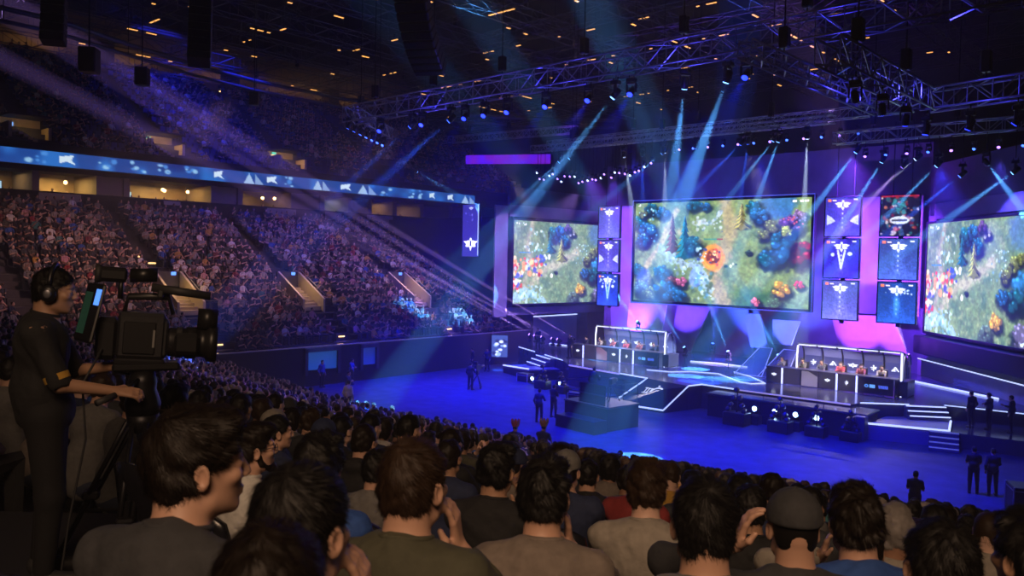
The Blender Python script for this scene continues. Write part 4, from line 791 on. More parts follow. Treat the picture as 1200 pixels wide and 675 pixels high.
spot('tunnel_light', (-40.5, 29, 3.5), (-43, 29, 1.2), (.1, .3, 1), 60, 70, .7, .1)
# added fill lights for the seating, unseen, placed to limit lit haze
for y in (12, 22, 32, 41): area('fill_left', (-54, y, 17.5), (-50, y, 5), (1., .50, .42), 70, 3, 7, 100)
for y, c, k in [(16, (1, .5, .42), 1.2), (27, (1, .48, .5), 1.1), (38, (.65, .36, .9), 1.)]: spot('front_light', (-36, y + 4, 15.5), (-53, y, 7), c, 4600 * k, 50, .9, .4)
area('fill_left_violet', (-50, 42, 16), (-52, 40, 6), (.42, .26, 1.), 260, 5, 10, 100)
area('fill_upper', (-66, 34, 25.5), (-69, 34, 18), (.015, .025, 1.), 2400, 4, 44, 120)
area('fill_near', (2.2, -2.8, 12.5), (-2.5, 4, 6.5), (1., .64, .40), 108, 3, 3, 95)
for x, y, k in [(-6, 7.5, 1), (-15, 10, 1), (-25, 11.5, 1), (-35, 13, 1)]: area('fill_row', (x, y, 12), (x - .5, y + 3.5, 3), (1., .58, .36), 62 * k, 4, 2, 80)
# hazy air in the whole hall
w = bpy.data.worlds.new('world'); scene.world = w; w.use_nodes = True; nt = w.node_tree
nt.nodes['Background'].inputs['Color'].default_value = (0, 0, 0, 1)
vs = nt.nodes.new('ShaderNodeVolumeScatter'); vs.inputs['Color'].default_value = (.9, .9, 1, 1); vs.inputs['Density'].default_value = .0027; vs.inputs['Anisotropy'].default_value = .05
nt.links.new(vs.outputs['Volume'], nt.nodes['World Output'].inputs['Volume'])

# ------------------------------------------------------------------ bodies: smooth blended volumes meshed as one surface
def axis(lo, hi, fine, hf, hc):
    a = [lo]
    while a[-1] < hi:
        x = a[-1]; a.append(x + (hf if any(l - hc <= x <= h for l, h in fine) else hc))
    return np.array(a)
class Vol:
    def __init__(s, ax): s.ax = ax; s.D = np.full([len(a) for a in ax], .3, np.float32); s.idx = None
    def sub(s, lo, hi, mg):
        sl = tuple(slice(max(0, np.searchsorted(a, l - mg) - 1), min(len(a), np.searchsorted(a, h + mg) + 1)) for a, l, h in zip(s.ax, lo, hi))
        return sl, np.meshgrid(*[a[q] for a, q in zip(s.ax, sl)], indexing='ij', sparse=True)
    def put(s, sl, d, k, op):
        if d.size == 0: return
        a = s.D[sl]
        if op == '+':
            h = np.clip(.5 + .5 * (a - d) / k, 0, 1); s.D[sl] = a * (1 - h) + d * h - k * h * (1 - h)
        else:
            d = -d; h = np.clip(.5 - .5 * (a - d) / k, 0, 1); s.D[sl] = a * (1 - h) + d * h + k * h * (1 - h)
    def cone(s, a, b, ra, rb, k=.03, op='+'):
        a, b = np.array(a, float), np.array(b, float); r = max(ra, rb)
        sl, (x, y, z) = s.sub(np.minimum(a, b) - r, np.maximum(a, b) + r, .05 + k); d = b - a; L = d @ d + 1e-12
        t = np.clip(((x - a[0]) * d[0] + (y - a[1]) * d[1] + (z - a[2]) * d[2]) / L, 0, 1)
        s.put(sl, np.sqrt((x - a[0] - t * d[0]) ** 2 + (y - a[1] - t * d[1]) ** 2 + (z - a[2] - t * d[2]) ** 2) - (ra + (rb - ra) * t), k, op); return s
    def ell(s, c, r, M=None, k=.03, op='+'):
        c = np.array(c, float); r = np.array(r, float); R_ = r.max() if M is not None else r
        sl, (x, y, z) = s.sub(c - R_, c + R_, .05 + k); x = x - c[0]; y = y - c[1]; z = z - c[2]
        if M is not None: x, y, z = [M[0][i] * x + M[1][i] * y + M[2][i] * z for i in range(3)]
        k0 = np.sqrt((x / r[0]) ** 2 + (y / r[1]) ** 2 + (z / r[2]) ** 2); k1 = np.sqrt((x / r[0] ** 2) ** 2 + (y / r[1] ** 2) ** 2 + (z / r[2] ** 2) ** 2) + 1e-9
        s.put(sl, k0 * (k0 - 1) / k1, k, op); return s
    def cut(s, f, k=.01):
        """keep where f(x,y,z) < 0"""
        x, y, z = np.meshgrid(*s.ax, indexing='ij', sparse=True); d = -f(x, y, z); s.put(tuple([slice(None)] * 3), d + 0 * s.D, k, '-'); return s
    def ripple(s, amp, freq, seed, n=10):
        g = np.random.default_rng(seed); x, y, z = np.meshgrid(*s.ax, indexing='ij', sparse=True); w = 0
        for i in range(n):
            v = g.normal(size=3); v *= freq * g.uniform(.6, 1.8) / np.linalg.norm(v); w = w + np.sin(x * v[0] + y * v[1] + z * v[2] + g.uniform(0, 6.28))
        s.D += (w * amp / math.sqrt(n)).astype(np.float32); return s
    def surface(s):
        D = s.D; I = D < 0; nx, ny, nz = D.shape
        cnt = sum(I[i:nx - 1 + i, j:ny - 1 + j, k:nz - 1 + k].astype(np.int8) for i in (0, 1) for j in (0, 1) for k in (0, 1))
        act = np.argwhere((cnt > 0) & (cnt < 8)); n = len(act)
        ids = np.full((nx - 1, ny - 1, nz - 1), -1, np.int32); ids[tuple(act.T)] = np.arange(n)
        acc = np.zeros((n, 3)); ne = np.zeros(n)
        for ax_ in range(3):
            o1, o2 = [q for q in range(3) if q != ax_]
            for e1 in (0, 1):
                for e2 in (0, 1):
                    p = act.copy(); p[:, o1] += e1; p[:, o2] += e2; q = p.copy(); q[:, ax_] += 1
                    a = D[tuple(p.T)]; b = D[tuple(q.T)]; sg = (a < 0) != (b < 0); t = np.where(sg, a / np.where(sg, a - b, 1), 0)
                    for c in range(3):
                        A = s.ax[c][p[:, c]]; B = s.ax[c][q[:, c]]; acc[:, c] += np.where(sg, A + (B - A) * t, 0)
                    ne += sg
        V = acc / ne[:, None]; Q = []
        for ax_ in range(3):
            a = I.take(range(D.shape[ax_] - 1), ax_); b = I.take(range(1, D.shape[ax_]), ax_); e = np.argwhere(a != b); o1, o2 = (ax_ + 1) % 3, (ax_ + 2) % 3
            e = e[(e[:, o1] > 0) & (e[:, o2] > 0) & (e[:, o1] < D.shape[o1] - 1) & (e[:, o2] < D.shape[o2] - 1)]
            c = []
            for d1, d2 in ((-1, -1), (0, -1), (0, 0), (-1, 0)):
                p = e.copy(); p[:, o1] += d1; p[:, o2] += d2; c.append(ids[tuple(p.T)])
            c = np.stack(c, 1); c = c[(c >= 0).all(1)] if False else c; fl = ~I[tuple(e.T)]; c[fl] = c[fl][:, ::-1]; Q.append(c)
        Q = np.concatenate(Q); Q = Q[(Q >= 0).all(1)]
        return V, Q
def smooth_mesh(name, VQ, m_): return fastmesh(name, VQ[0], VQ[1], m_ if isinstance(m_, list) else [m_], np.zeros(len(VQ[1])), True)

def hrot(yaw, pitch, roll=0): return np.array((Matrix.Rotation(R(yaw), 3, 'Z') @ Matrix.Rotation(R(pitch), 3, 'X') @ Matrix.Rotation(R(roll), 3, 'Y')))
def ik(a, t, l1, l2, pole):
    a, t, pole = np.array(a, float), np.array(t, float), np.array(pole, float); d = t - a; L = np.linalg.norm(d); L2 = min(L, (l1 + l2) * .995); d = d / L
    x = (l1 * l1 - l2 * l2 + L2 * L2) / (2 * L2); h = math.sqrt(max(l1 * l1 - x * x, 0)); u = pole - a; u = u - d * (u @ d); u /= np.linalg.norm(u) + 1e-9
    return a + d * x + u * h, a + d * L2
def hand(v, w, d, n, side, curl=.5, k=.006):
    """palm and five bent fingers: w wrist, d along the fingers, n out of the palm"""
    d = np.array(d, float); d /= np.linalg.norm(d); n = np.array(n, float); n -= d * (n @ d); n /= np.linalg.norm(n); s = np.cross(d, n) * side
    P = lambda a, b, c: w + d * a + s * b + n * c
    for b in (-.027, -.009, .009, .027): v.cone(P(.01, b * .6, 0), P(.085, b, -.002), .0135, .0105, .014)
    for i, (b, L) in enumerate([(.029, .070), (.010, .080), (-.010, .074), (-.028, .058)]):
        p = P(.088, b, -.002); a = curl * (.5 + .12 * i) * .9; dirn = d
        for sgm, r0, r1 in ((.45, .0095, .0088), (.3, .0088, .0082), (.25, .0082, .0072)):
            dirn = d * math.cos(a) + n * math.sin(a) + s * b * .6; q = p + dirn * L * sgm; v.cone(p, q, r0, r1, k); p = q; a += curl * .75
    p = P(.018, .030, .008); q = P(.048, .056, .018); v.cone(p, q, .0135, .0115, .012); v.cone(q, q + (d * .85 - s * .05 + n * .3) * .036, .0112, .0085, k)
POSES = {   # wrist targets (relative to the seat), elbow poles, finger directions, palm normals
    'lap': [((.09, .34, .62), (.5, .05, .6), (-.3, .9, -.1), (0, 0, -1)), ((-.09, .36, .62), (-.5, .05, .6), (.3, .9, -.1), (0, 0, -1))],
    'knees': [((.17, .46, .60), (.5, .2, .5), (0, .9, -.5), (0, -.3, -1)), ((-.17, .46, .60), (-.5, .2, .5), (0, .9, -.5), (0, -.3, -1))],
    'cross': [((-.10, .22, .80), (.5, .1, .5), (-1, .1, .1), (0, -1, 0)), ((.10, .25, .76), (-.5, .1, .5), (1, .1, .1), (0, -1, 0))],
    'cheek': [((.082, .175, .985), (.42, .22, .60), (-.06, -.22, 1), (-1, -.15, .1)), ((-.05, .36, .64), (-.5, .05, .6), (.4, .9, 0), (0, 0, -1))],
    'phone': [((.065, .36, .82), (.4, .05, .55), (-.25, .5, .6), (-.7, -.6, .3)), ((-.065, .36, .82), (-.4, .05, .55), (.25, .5, .6), (.7, -.6, .3))],
    'raise': [((.09, .36, .63), (.5, .05, .6), (-.3, .9, -.1), (0, 0, -1)), ((-.165, .10, 1.10), (-.75, .10, .75), (.28, -.15, .95), (1, -.1, -.2))],
    'clap': [((.05, .32, 1.0), (.45, .1, .6), (-.2, .3, .9), (-1, 0, 0)), ((-.05, .32, 1.0), (-.45, .1, .6), (.2, .3, .9), (1, 0, 0))],
}
SKIN = [mat('skin_' + n_, c, .5) for n_, c in (('light', (.58, .34, .24)), ('tan', (.44, .25, .16)), ('brown', (.30, .16, .10)), ('pale', (.66, .42, .32)))]
def hairmat(n_, c):
    m = mat('hair_' + n_, c, .55); m.node_tree.nodes['Principled BSDF'].inputs['Specular IOR Level'].default_value = .3; return m
HAIRM = [hairmat('black', (.007, .006, .006)), hairmat('dark_brown', (.010, .006, .004)), hairmat('brown', (.030, .016, .009)), hairmat('grey', (.22, .20, .19)), hairmat('fair', (.22, .13, .06))]
def cloth(n_, c): return mat('cloth_' + n_, c, .85, noise=.12, nscale=30, bump=.25)
CL = {n_: cloth(n_, c) for n_, c in [('black', (.014, .014, .016)), ('charcoal', (.040, .042, .048)), ('grey', (.16, .155, .15)), ('stone', (.30, .27, .23)), ('white', (.62, .60, .56)), ('navy', (.02, .03, .08)), ('blue', (.03, .09, .34)), ('olive', (.07, .07, .045)), ('maroon', (.16, .03, .03)), ('red', (.26, .03, .03)), ('mustard', (.50, .28, .04)), ('taupe', (.20, .165, .14)), ('teal', (.04, .16, .17)), ('pink', (.5, .25, .28))]}
JEANS = mat('denim', (.035, .045, .08), .85); SHOE = mat('shoe_rubber', (.03, .03, .032), .6)
def person_parts(pose='lap', yaw=0, pitch=0, roll=0, lean=.0, hair='short', sleeve=.8, hood=False, hf=.008, hc=.022, hr=.007, seed=0, wide=1., hands=False, strands=0, stand=False, arms=None, cap=None, sleek=1., ears=True, eyes=False, twist=0):
    """parts of one figure facing +y, origin on the floor under the pelvis. Returns meshes by part name."""
    g = np.random.default_rng(seed)
    if stand: pel = np.array((0, 0, .93)); up = .38
    else: pel = np.array((0, -.02, .50)); up = 0
    T = lambda x, y, z: np.array((x * wide, y + lean * max(0, z - .5 - up) * 1., z + up)) if True else 0
    zb = .0
    waist = T(0, -.04, .68); chest = T(0, -.015, .88); nb = T(0, -.02, 1.045); hd = T(0, .035, 1.185); sh = [T(.168, -.02, .978), T(-.168, -.02, .978)]
    M = hrot(yaw, pitch, roll); H = lambda x, y, z: hd + M @ np.array((x, y, z), float)
    # arms
    A = []
    P = arms or POSES[pose]
    for i, sd in enumerate((1, -1)):
        t, pole, fd, pn = P[i]; lift = lambda q: np.array(q, float) + np.array((0, lean * max(0, q[2] - .5), up if stand else 0))
        e, w_ = ik(sh[i], lift(t) if not (arms and stand) else np.array(t, float), .29, .255, lift(pole) if not (arms and stand) else np.array(pole, float)); A.append((sh[i], e, w_, np.array(fd, float), np.array(pn, float), sd))
    if stand: hip = [np.array((.095, 0, .90)), np.array((-.095, 0, .90))]; knee = [np.array((.12, .03, .49)), np.array((-.11, .0, .49))]; ank = [np.array((.13, .0, .08)), np.array((-.12, -.05, .08))]
    else: hip = [np.array((.095, 0, .49)), np.array((-.095, 0, .49))]; knee = [np.array((.13, .43, .52)), np.array((-.13, .43, .52))]; ank = [np.array((.13, .42, .09)), np.array((-.13, .40, .09))]
    allp = np.array([pel, hd, *hip, *knee, *ank] + [q for a in A for q in a[:3]]); lo = allp.min(0) - .2; hi = allp.max(0) + .2; lo[2] = -.03
    fine = [[(hd[c] - .13, hd[c] + .15)] for c in range(3)]
    if hands:
        for a in A:
            if a[2][2] > .55 + up:
                for c in range(3): fine[c].append((min(a[2][c], (a[2] + a[3] / np.linalg.norm(a[3]) * .18)[c]) - .045, max(a[2][c], (a[2] + a[3] / np.linalg.norm(a[3]) * .18)[c]) + .045))
    v = Vol([axis(lo[c], hi[c], fine[c], hf, hc) for c in range(3)])
    # trunk and legs (under the clothes), neck, head
    v.ell(pel, (.155 * wide, .11, .11), k=.05); v.cone(pel, waist, .115 * wide, .105 * wide, .06); v.ell(waist, (.135 * wide, .095, .13), k=.06); v.ell(chest, (.155 * wide, .105, .17), k=.06)
    for i in range(2):
        v.cone(hip[i], knee[i], .08, .055, .05); v.cone(knee[i], ank[i], .052, .036, .03); v.cone(ank[i], ank[i] + np.array((0, .13, -.045)), .036, .03, .02)
        s_, e, w_, fd, pn, sd = A[i]; v.cone(nb - np.array((0, 0, .05)), s_, .05, .058, .06); v.cone(s_, e, .052, .040, .04); v.cone(e, w_, .040, .026, .025)
        if hands and w_[2] > .55 + up: hand(v, w_, fd, pn, sd)
        else:
            f = fd / np.linalg.norm(fd); v.cone(w_, w_ + f * .08, .026, .034, .02)
            for b in range(4): q = w_ + f * .085 + np.cross(f, pn / np.linalg.norm(pn)) * (b - 1.5) * .018; v.cone(q, q + f * .05 + pn * .02, .011, .009, .008)
            q = w_ + f * .04 + np.cross(f, pn / np.linalg.norm(pn)) * .035 * sd; v.cone(q, q + f * .04 + np.cross(f, pn / np.linalg.norm(pn)) * .02 * sd, .012, .009, .01)
    v.cone(nb - np.array((0, 0, .04)), H(0, -.018, -.05), .064, .056, .035); v.cone(H(0, -.04, -.09), H(0, -.05, -.02), .045, .05, .03)
    v.ell(H(0, -.012, .028), (.074, .094, .086), M, .02); v.ell(H(0, .028, -.042), (.058, .066, .074), M, .03); v.cone(H(.045, .015, -.075), H(.012, .068, -.096), .020, .018, .02); v.cone(H(-.045, .015, -.075), H(-.012, .068, -.096), .020, .018, .02)
    v.ell(H(0, .075, .026), (.05, .018, .013), M, .015); v.ell(H(.04, .066, -.022), (.022, .02, .018), M, .02); v.ell(H(-.04, .066, -.022), (.022, .02, .018), M, .02)
    for sx in (-1, 1):
        v.ell(H(sx * .031, .098, .004), (.017, .016, .013), M, .01, '-'); v.ell(H(sx * .031, .079, .003), (.0135, .0125, .0125), M, .003)
        if ears: v.ell(H(sx * .077, -.008, -.012), (.009, .019, .032), M @ hrot(-sx * 22, 0, 0), .006); v.ell(H(sx * .084, -.008, -.010), (.006, .010, .018), M @ hrot(-sx * 22, 0, 0), .004, '-')
    v.cone(H(0, .088, .012), H(0, .107, -.026), .0080, .0108, .008); v.ell(H(.011, .100, -.030), (.009, .009, .007), M, .006); v.ell(H(-.011, .100, -.030), (.009, .009, .007), M, .006)
    v.ell(H(0, .088, -.060), (.024, .012, .0065), M, .005); v.ell(H(0, .086, -.071), (.021, .012, .0075), M, .005)
    out = {'body': v.surface()}
    # hair
    hx = [axis(hd[c] - .16, hd[c] + .17, [(-9, 9)], hr, hr) for c in range(3)]; h = Vol(hx)
    if hair != 'none':
        big = {'short': .0, 'long': .012, 'buzz': -.006, 'tuft': .006}.get(hair, 0)
        h.ell(H(0, -.012, .036), (.080 + big, .101 + big, .090 + big), M, .02); h.ell(H(0, -.05, -.02), (.070 + big, .052 + big, .062), M, .03)
        if hair in ('tuft', 'long'): h.ell(H(.01, .035, .095), (.062, .062, .036), M, .025)
        if hair == 'long': h.ell(H(0, -.035, -.06), (.082, .058, .075), M, .03)
        Mi = M.T
        def keep(x, y, z):
            x0, y0, z0 = x - hd[0], y - hd[1], z - hd[2]; Y = Mi[1, 0] * x0 + Mi[1, 1] * y0 + Mi[1, 2] * z0; Z = Mi[2, 0] * x0 + Mi[2, 1] * y0 + Mi[2, 2] * z0; Xh = np.abs(Mi[0, 0] * x0 + Mi[0, 1] * y0 + Mi[0, 2] * z0)
            line = np.where(Y > -.005, -.028 + (Y + .005) * 1.05, -.028 + (Y + .005) * (.55 if hair != 'long' else 1.9)); return (line - Z) * .7 + np.where(Xh > .06, .0, 0)
        h.cut(keep, .012)
        if ears and hair != 'long':
            for sx in (-1, 1): h.ell(H(sx * .092, .0, -.018), (.022, .026, .036), M, .01, '-')
        if hair != 'buzz': h.ripple((.0036 if hair == 'short' else .005) * min(1, sleek), 75, seed + 1, 12); h.ripple(.002, 190, seed + 2, 10)
        VQ = h.surface(); out['hair'] = VQ
        if strands:
            V, Q = VQ; a, b, c, d = (V[Q[:, i]] for i in range(4)); n_ = np.cross(c - a, d - b); ar = np.linalg.norm(n_, axis=1) + 1e-12; n_ /= ar[:, None]
            pick = g.choice(len(Q), strands, p=ar / ar.sum()); w4 = g.dirichlet(np.ones(4), strands); p = sum(V[Q[pick, i]] * w4[:, i:i + 1] for i in range(4)); n_ = n_[pick]
            crown = H(.012, -.055, .125); fl = p - crown; sw = np.cross(n_, fl) * .45; fl = fl + sw + M @ np.array((0, .03, -.02)); fl -= n_ * (fl * n_).sum(1)[:, None]; fl /= np.linalg.norm(fl, axis=1)[:, None] + 1e-9
            fl += g.normal(0, .17, fl.shape); L = g.uniform(.011, .026, (strands, 1)); lift = g.uniform(.01, .20, (strands, 1)) * sleek; sd = np.cross(fl, n_); sd /= np.linalg.norm(sd, axis=1)[:, None] + 1e-9
            Vs, nq = [], 3
            for t in range(nq + 1):
                f = t / nq; c_ = p + fl * L * f + n_ * (L * lift * f * (1 - .55 * f) + .0006); wd = .0009 * (1 - .8 * f); Vs += [c_ - sd * wd, c_ + sd * wd]
            Vs = np.stack(Vs, 1).reshape(-1, 3); base = np.arange(strands)[:, None] * 2 * (nq + 1); Qs = np.concatenate([base + np.array([[2 * t, 2 * t + 1, 2 * t + 3, 2 * t + 2]]) for t in range(nq)])
            out['hair'] = (np.concatenate([V, Vs]), np.concatenate([Q, Qs + len(V)]))
    if cap:
        hx = [axis(hd[c] - .22, hd[c] + .22, [(-9, 9)], hr, hr) for c in range(3)]; h = Vol(hx); h.ell(H(0, -.012, .042), (.089, .110, .094), M, .02)
        Mi = M.T; h.cut(lambda x, y, z: .020 - (Mi[2, 0] * (x - hd[0]) + Mi[2, 1] * (y - hd[1]) + Mi[2, 2] * (z - hd[2])) - .10 * (Mi[1, 0] * (x - hd[0]) + Mi[1, 1] * (y - hd[1]) + Mi[1, 2] * (z - hd[2])), .008)
        s_ = 1 if cap == 'front' else -1
        if cap != 'beanie':
            for q in (-.05, -.025, 0, .025, .05): h.cone(H(q, s_ * .085, .030), H(q * .9, s_ * (.165 - abs(q) * .5), .012), .006, .005, .012)
        h.ell(H(0, -.012, .137), (.008, .008, .005), M, .004); out['cap'] = h.surface()
    # shirt
    fl_ = [[(-9, 9)]] * 3; lo2 = np.minimum(lo, lo); sx = Vol([axis(lo[c], hi[c], [(nb[c] - .3, nb[c] + .12)] if c == 2 else [(-.3, .3)], min(hc, max(.010, hf * 1.6)), hc) for c in range(3)])
    sx.ell(T(0, -.01, .57), ((.150 if stand else .178) * wide, .118 if stand else .145, .12), k=.05); sx.cone(pel, waist, .135 * wide, .125 * wide, .06); sx.ell(waist, (.162 * wide, .118, .14), k=.06); sx.ell(chest, (.178 * wide, .126, .185), k=.06); sx.ell(T(0, -.055, .93), (.15 * wide, .085, .13), k=.05)
    for i in range(2):
        s_, e, w_, fd, pn, sd = A[i]; sx.cone(nb - np.array((0, .005, .045)), s_ + np.array((0, 0, -.004)), .062, .060, .06).cone(nb + np.array((0, -.03, -.035)), s_ + np.array((0, -.01, .008)), .047, .036, .05)
        if sleeve <= 1: q = s_ + (e - s_) * sleeve; sx.cone(s_, q, .062, .058, .035)
        else: sx.cone(s_, e, .062, .054, .035); q = e + (w_ - e) * min(sleeve - 1, .95); sx.cone(e, q, .055, .042, .03)
    if hood: sx.ell(nb + np.array((0, -.075, .01)), (.11, .06, .05), k=.03)
    sx.ripple(.0042 if hf < .007 else .003, 30, seed + 5, 8)
    if hf < .007: sx.ripple(.0022, 85, seed + 6, 8)
    neck_top = nb + np.array((0, .03, .035)); sx.cone(neck_top + np.array((0, .02, -.028)), H(0, .02, -.02), .066 if not hood else .07, .10, .012, '-')
    for i in range(2):
        s_, e, w_, fd, pn, sd = A[i]
        if sleeve <= 1: q = s_ + (e - s_) * sleeve; d_ = (e - s_) / np.linalg.norm(e - s_); sx.cone(q + d_ * .03, q + d_ * .12, .045, .06, .01, '-')
        else: q = e + (w_ - e) * min(sleeve - 1, .95); d_ = (w_ - e) / np.linalg.norm(w_ - e); sx.cone(q + d_ * .025, q + d_ * .08, .03, .04, .008, '-')
    out['shirt'] = sx.surface(); out['_col'] = nb
    tr = Vol([axis(lo[c], hi[c], [], .03, .024) for c in range(3)]); tr.ell(pel, (.172 * wide, .135, .12), k=.05)
    for i in range(2): tr.cone(hip[i], knee[i], .095, .072, .05); tr.cone(knee[i], ank[i] + np.array((0, 0, .02)), .070, .052, .03)
    out['trousers'] = tr.surface()
    sh_ = Vol([axis(lo[c], hi[c], [], .03, .018) for c in range(3)])
    for i in range(2): sh_.cone(ank[i] + np.array((0, -.02, -.02)), ank[i] + np.array((0, .15, -.04)), .050, .044, .03); sh_.cone(ank[i] + np.array((0, 0, .0)), ank[i] + np.array((0, .0, -.04)), .045, .048, .03)
    sh_.cut(lambda x, y, z: .0 - z + 0 * x, .004); out['shoes'] = sh_.surface()
    out['_'] = (hd, M, A, nb)
    return out
def build_person(parts, name, loc, rz, mats, scale=1., eyes=False):
    """a person: the body is the thing; hair, shirt, trousers, shoes and cap are its parts"""
    o = link(name, smooth_mesh('body', parts['body'], mats['skin']), None, loc, (0, 0, rz), (scale,) * 3)
    for k in ('hair', 'shirt', 'trousers', 'shoes', 'cap'):
        if k in parts: link(k, smooth_mesh(k, parts[k], mats.get(k, JEANS if k == 'trousers' else SHOE if k == 'shoes' else CL['charcoal'])), o)
    if len(parts['hair'][1] if 'hair' in parts else parts['cap'][1]) > 14000 and '_col' in parts:
        nb = parts['_col']; MB().tube([(nb[0] + .066 * math.cos(t), nb[1] + .012 + .066 * math.sin(t), nb[2] + .020 - .016 * math.sin(t)) for t in np.linspace(0, 6.2832, 33)[:-1]], .0085, 8, closed=True).build('collar', mats['shirt'], o)
    if eyes:
        hd, M, _a, _n = parts['_']
        for sx in (-1, 1):
            e = MB().ell((0, 0, 0), (.0118, .0118, .0118), 12, 8).build('eye', mat('eye_white', (.6, .58, .55), .2), o, tuple(hd + M @ np.array((sx * .031, .0795, .003))))
            MB().ell(tuple(M @ np.array((0, .0085, 0))), (.0055, .0055, .0055), 10, 6).build('iris', mat('eye_dark', (.02, .012, .01), .15), e)
    return o

# ------------------------------------------------------------------ spectators near the camera, one by one
CAMP = Vector((0, 0, 8)); FWD = Vector((-math.sin(R(42)), math.cos(R(42)), 0)); RGT = Vector((math.cos(R(42)), math.sin(R(42)), 0))
def depth(x, y): return x * FWD.x + y * FWD.y
def lateral(x, y): return x * RGT.x + y * RGT.y
def tread(x, y):
    r = math.hypot(x - CX, y - CY); return zn(int((r - R0) / NP)), (r - R0) / NP
HX = dict(hf=.0048, hc=.02, hr=.0048)
# head position, turn of body and head away from the line of sight, look
HERO = [
 (-1.89, .95, 7.64, 20, 58, dict(pose='phone', hands=True, strands=9000, hair='tuft', lean=.12, seed=1), 0, 1, 'charcoal', 'young man in charcoal tee seen in profile with thick dark hair, just beside the tripod'),
 (-1.21, .80, 7.64, 12, 20, dict(pose='cheek', hands=True, strands=12000, hair='short', lean=.1, pitch=-4, sleeve=1.8, sleek=.25, seed=2), 0, 0, 'olive', 'person with the largest smooth dark head in front, hand on chin'),
 (-1.63, 1.43, 7.52, 14, 26, dict(pose='cheek', hands=True, strands=11000, hair='short', lean=.05, sleeve=1.8, sleek=.6, seed=3), 0, 2, 'olive', 'short-haired brown man in dark olive jacket with elbow out and hand on cheek'),
 (-1.02, .62, 7.50, 4, 4, dict(pose='lap', strands=9000, hair='short', lean=.15, pitch=-14, wide=1.05, sleek=.3, seed=4), 0, 1, 'charcoal', 'lowest brown head at the bottom edge in front of the olive jacket'),
 (-1.75, 2.13, 7.32, 6, 12, dict(pose='cheek', hands=True, strands=9000, hair='tuft', lean=.12, wide=1.0, seed=5), 0, 0, 'taupe', 'broad man in taupe tee against a glossy black seat back, hand on cheek'),
 (-2.67, 2.88, 7.10, 16, 26, dict(pose='cheek', hands=True, strands=6000, hair='tuft', seed=6), 1, 0, 'black', 'man in black tee with hand at his mouth beside the broad taupe tee'),
 (-1.10, 2.06, 7.40, 6, 8, dict(pose='lap', strands=10000, hair='short', lean=.05, wide=1.1, sleek=.6, seed=7), 0, 0, 'grey', 'man in mid grey tee with tall round dark head beside the stone tee'),
 (-1.97, 3.14, 7.10, 12, 16, dict(pose='knees', strands=7000, hair='tuft', lean=.1, wide=1.05, seed=8), 3, 2, 'stone', 'brown-haired man in pale stone tee between the taupe tee and grey tee'),
 (-3.02, 3.89, 6.84, 10, 20, dict(pose='lap', hair='short', cap='back', seed=9, hr=.006), 0, 1, 'navy', 'person in grey cap behind the broad taupe tee'),
 (-3.46, 4.71, 6.57, 10, 15, dict(pose='lap', hair='short', seed=10, strands=3000), 0, 0, 'black', 'person in black top with pale printed lettering across the back'),
 (-1.05, 2.57, 7.27, 4, 8, dict(pose='raise', hands=True, hair='buzz', cap='beanie', sleeve=1.75, seed=11, hr=.006), 0, 0, 'charcoal', 'man in black beanie raising one arm to his head'),
 (-1.83, 3.91, 6.87, 8, 14, dict(pose='lap', hair='short', strands=5000, seed=12), 1, 0, 'black', 'dark-haired person tucked beside the raised arm of the beanie man'),
 (-.93, 2.80, 7.26, 2, 6, dict(pose='knees', hair='tuft', strands=8000, lean=.1, wide=1.1, seed=13), 0, 1, 'blue', 'broad person in bright blue tee with bushy dark hair'),
 (-.56, 2.35, 7.34, 0, 5, dict(pose='lap', hair='short', strands=9000, wide=1.0, seed=14), 0, 0, 'black', 'dark person with a round black head beside the bright blue tee'),
 (-.40, 2.66, 7.32, -8, -12, dict(pose='lap', hair='tuft', strands=7000, seed=15), 1, 0, 'navy', 'dark person cut by the photo edge beside the round black head'),
 (-1.01, 5.29, 6.61, 22, 40, dict(pose='lap', hair='buzz', seed=16, strands=2500), 3, 2, 'stone', 'man with cropped brown hair in light stone shirt by the photo edge'),
 (-3.39, 1.98, 7.22, 36, 58, dict(pose='lap', hands=True, hair='tuft', strands=6000, seed=17, eyes=1), 0, 1, 'white', 'bearded man in white tee looking sideways, behind the charcoal tee'),
 (-4.64, 2.88, 6.93, 40, 62, dict(pose='lap', hair='short', seed=18, strands=4000, eyes=1), 0, 0, 'navy', 'young man in navy shirt in profile just past the bearded white tee'),
 (-2.66, 1.84, 7.30, 10, 14, dict(pose='knees', hair='long', lean=.1, seed=19, strands=8000), 1, 0, 'blue', 'person with full black hair and blue top behind the largest smooth head'),
 (-3.45, 2.76, 6.93, 12, 18, dict(pose='lap', hair='short', seed=20, strands=5000), 0, 0, 'grey', 'dark head squeezed between the blue top and the olive jacket man'),
 (-4.25, 2.1, 7.02, 40, 62, dict(pose='lap', hair='short', seed=22, strands=4000, eyes=1), 1, 0, 'black', 'man in profile seen behind the tripod legs'),
]
def hero_mats(si, hi, cl): return dict(skin=SKIN[si], hair=HAIRM[hi], shirt=CL[cl], cap=CL['charcoal'] if cl != 'navy' else CL['grey'])
HPOS = []; HOBJ = []
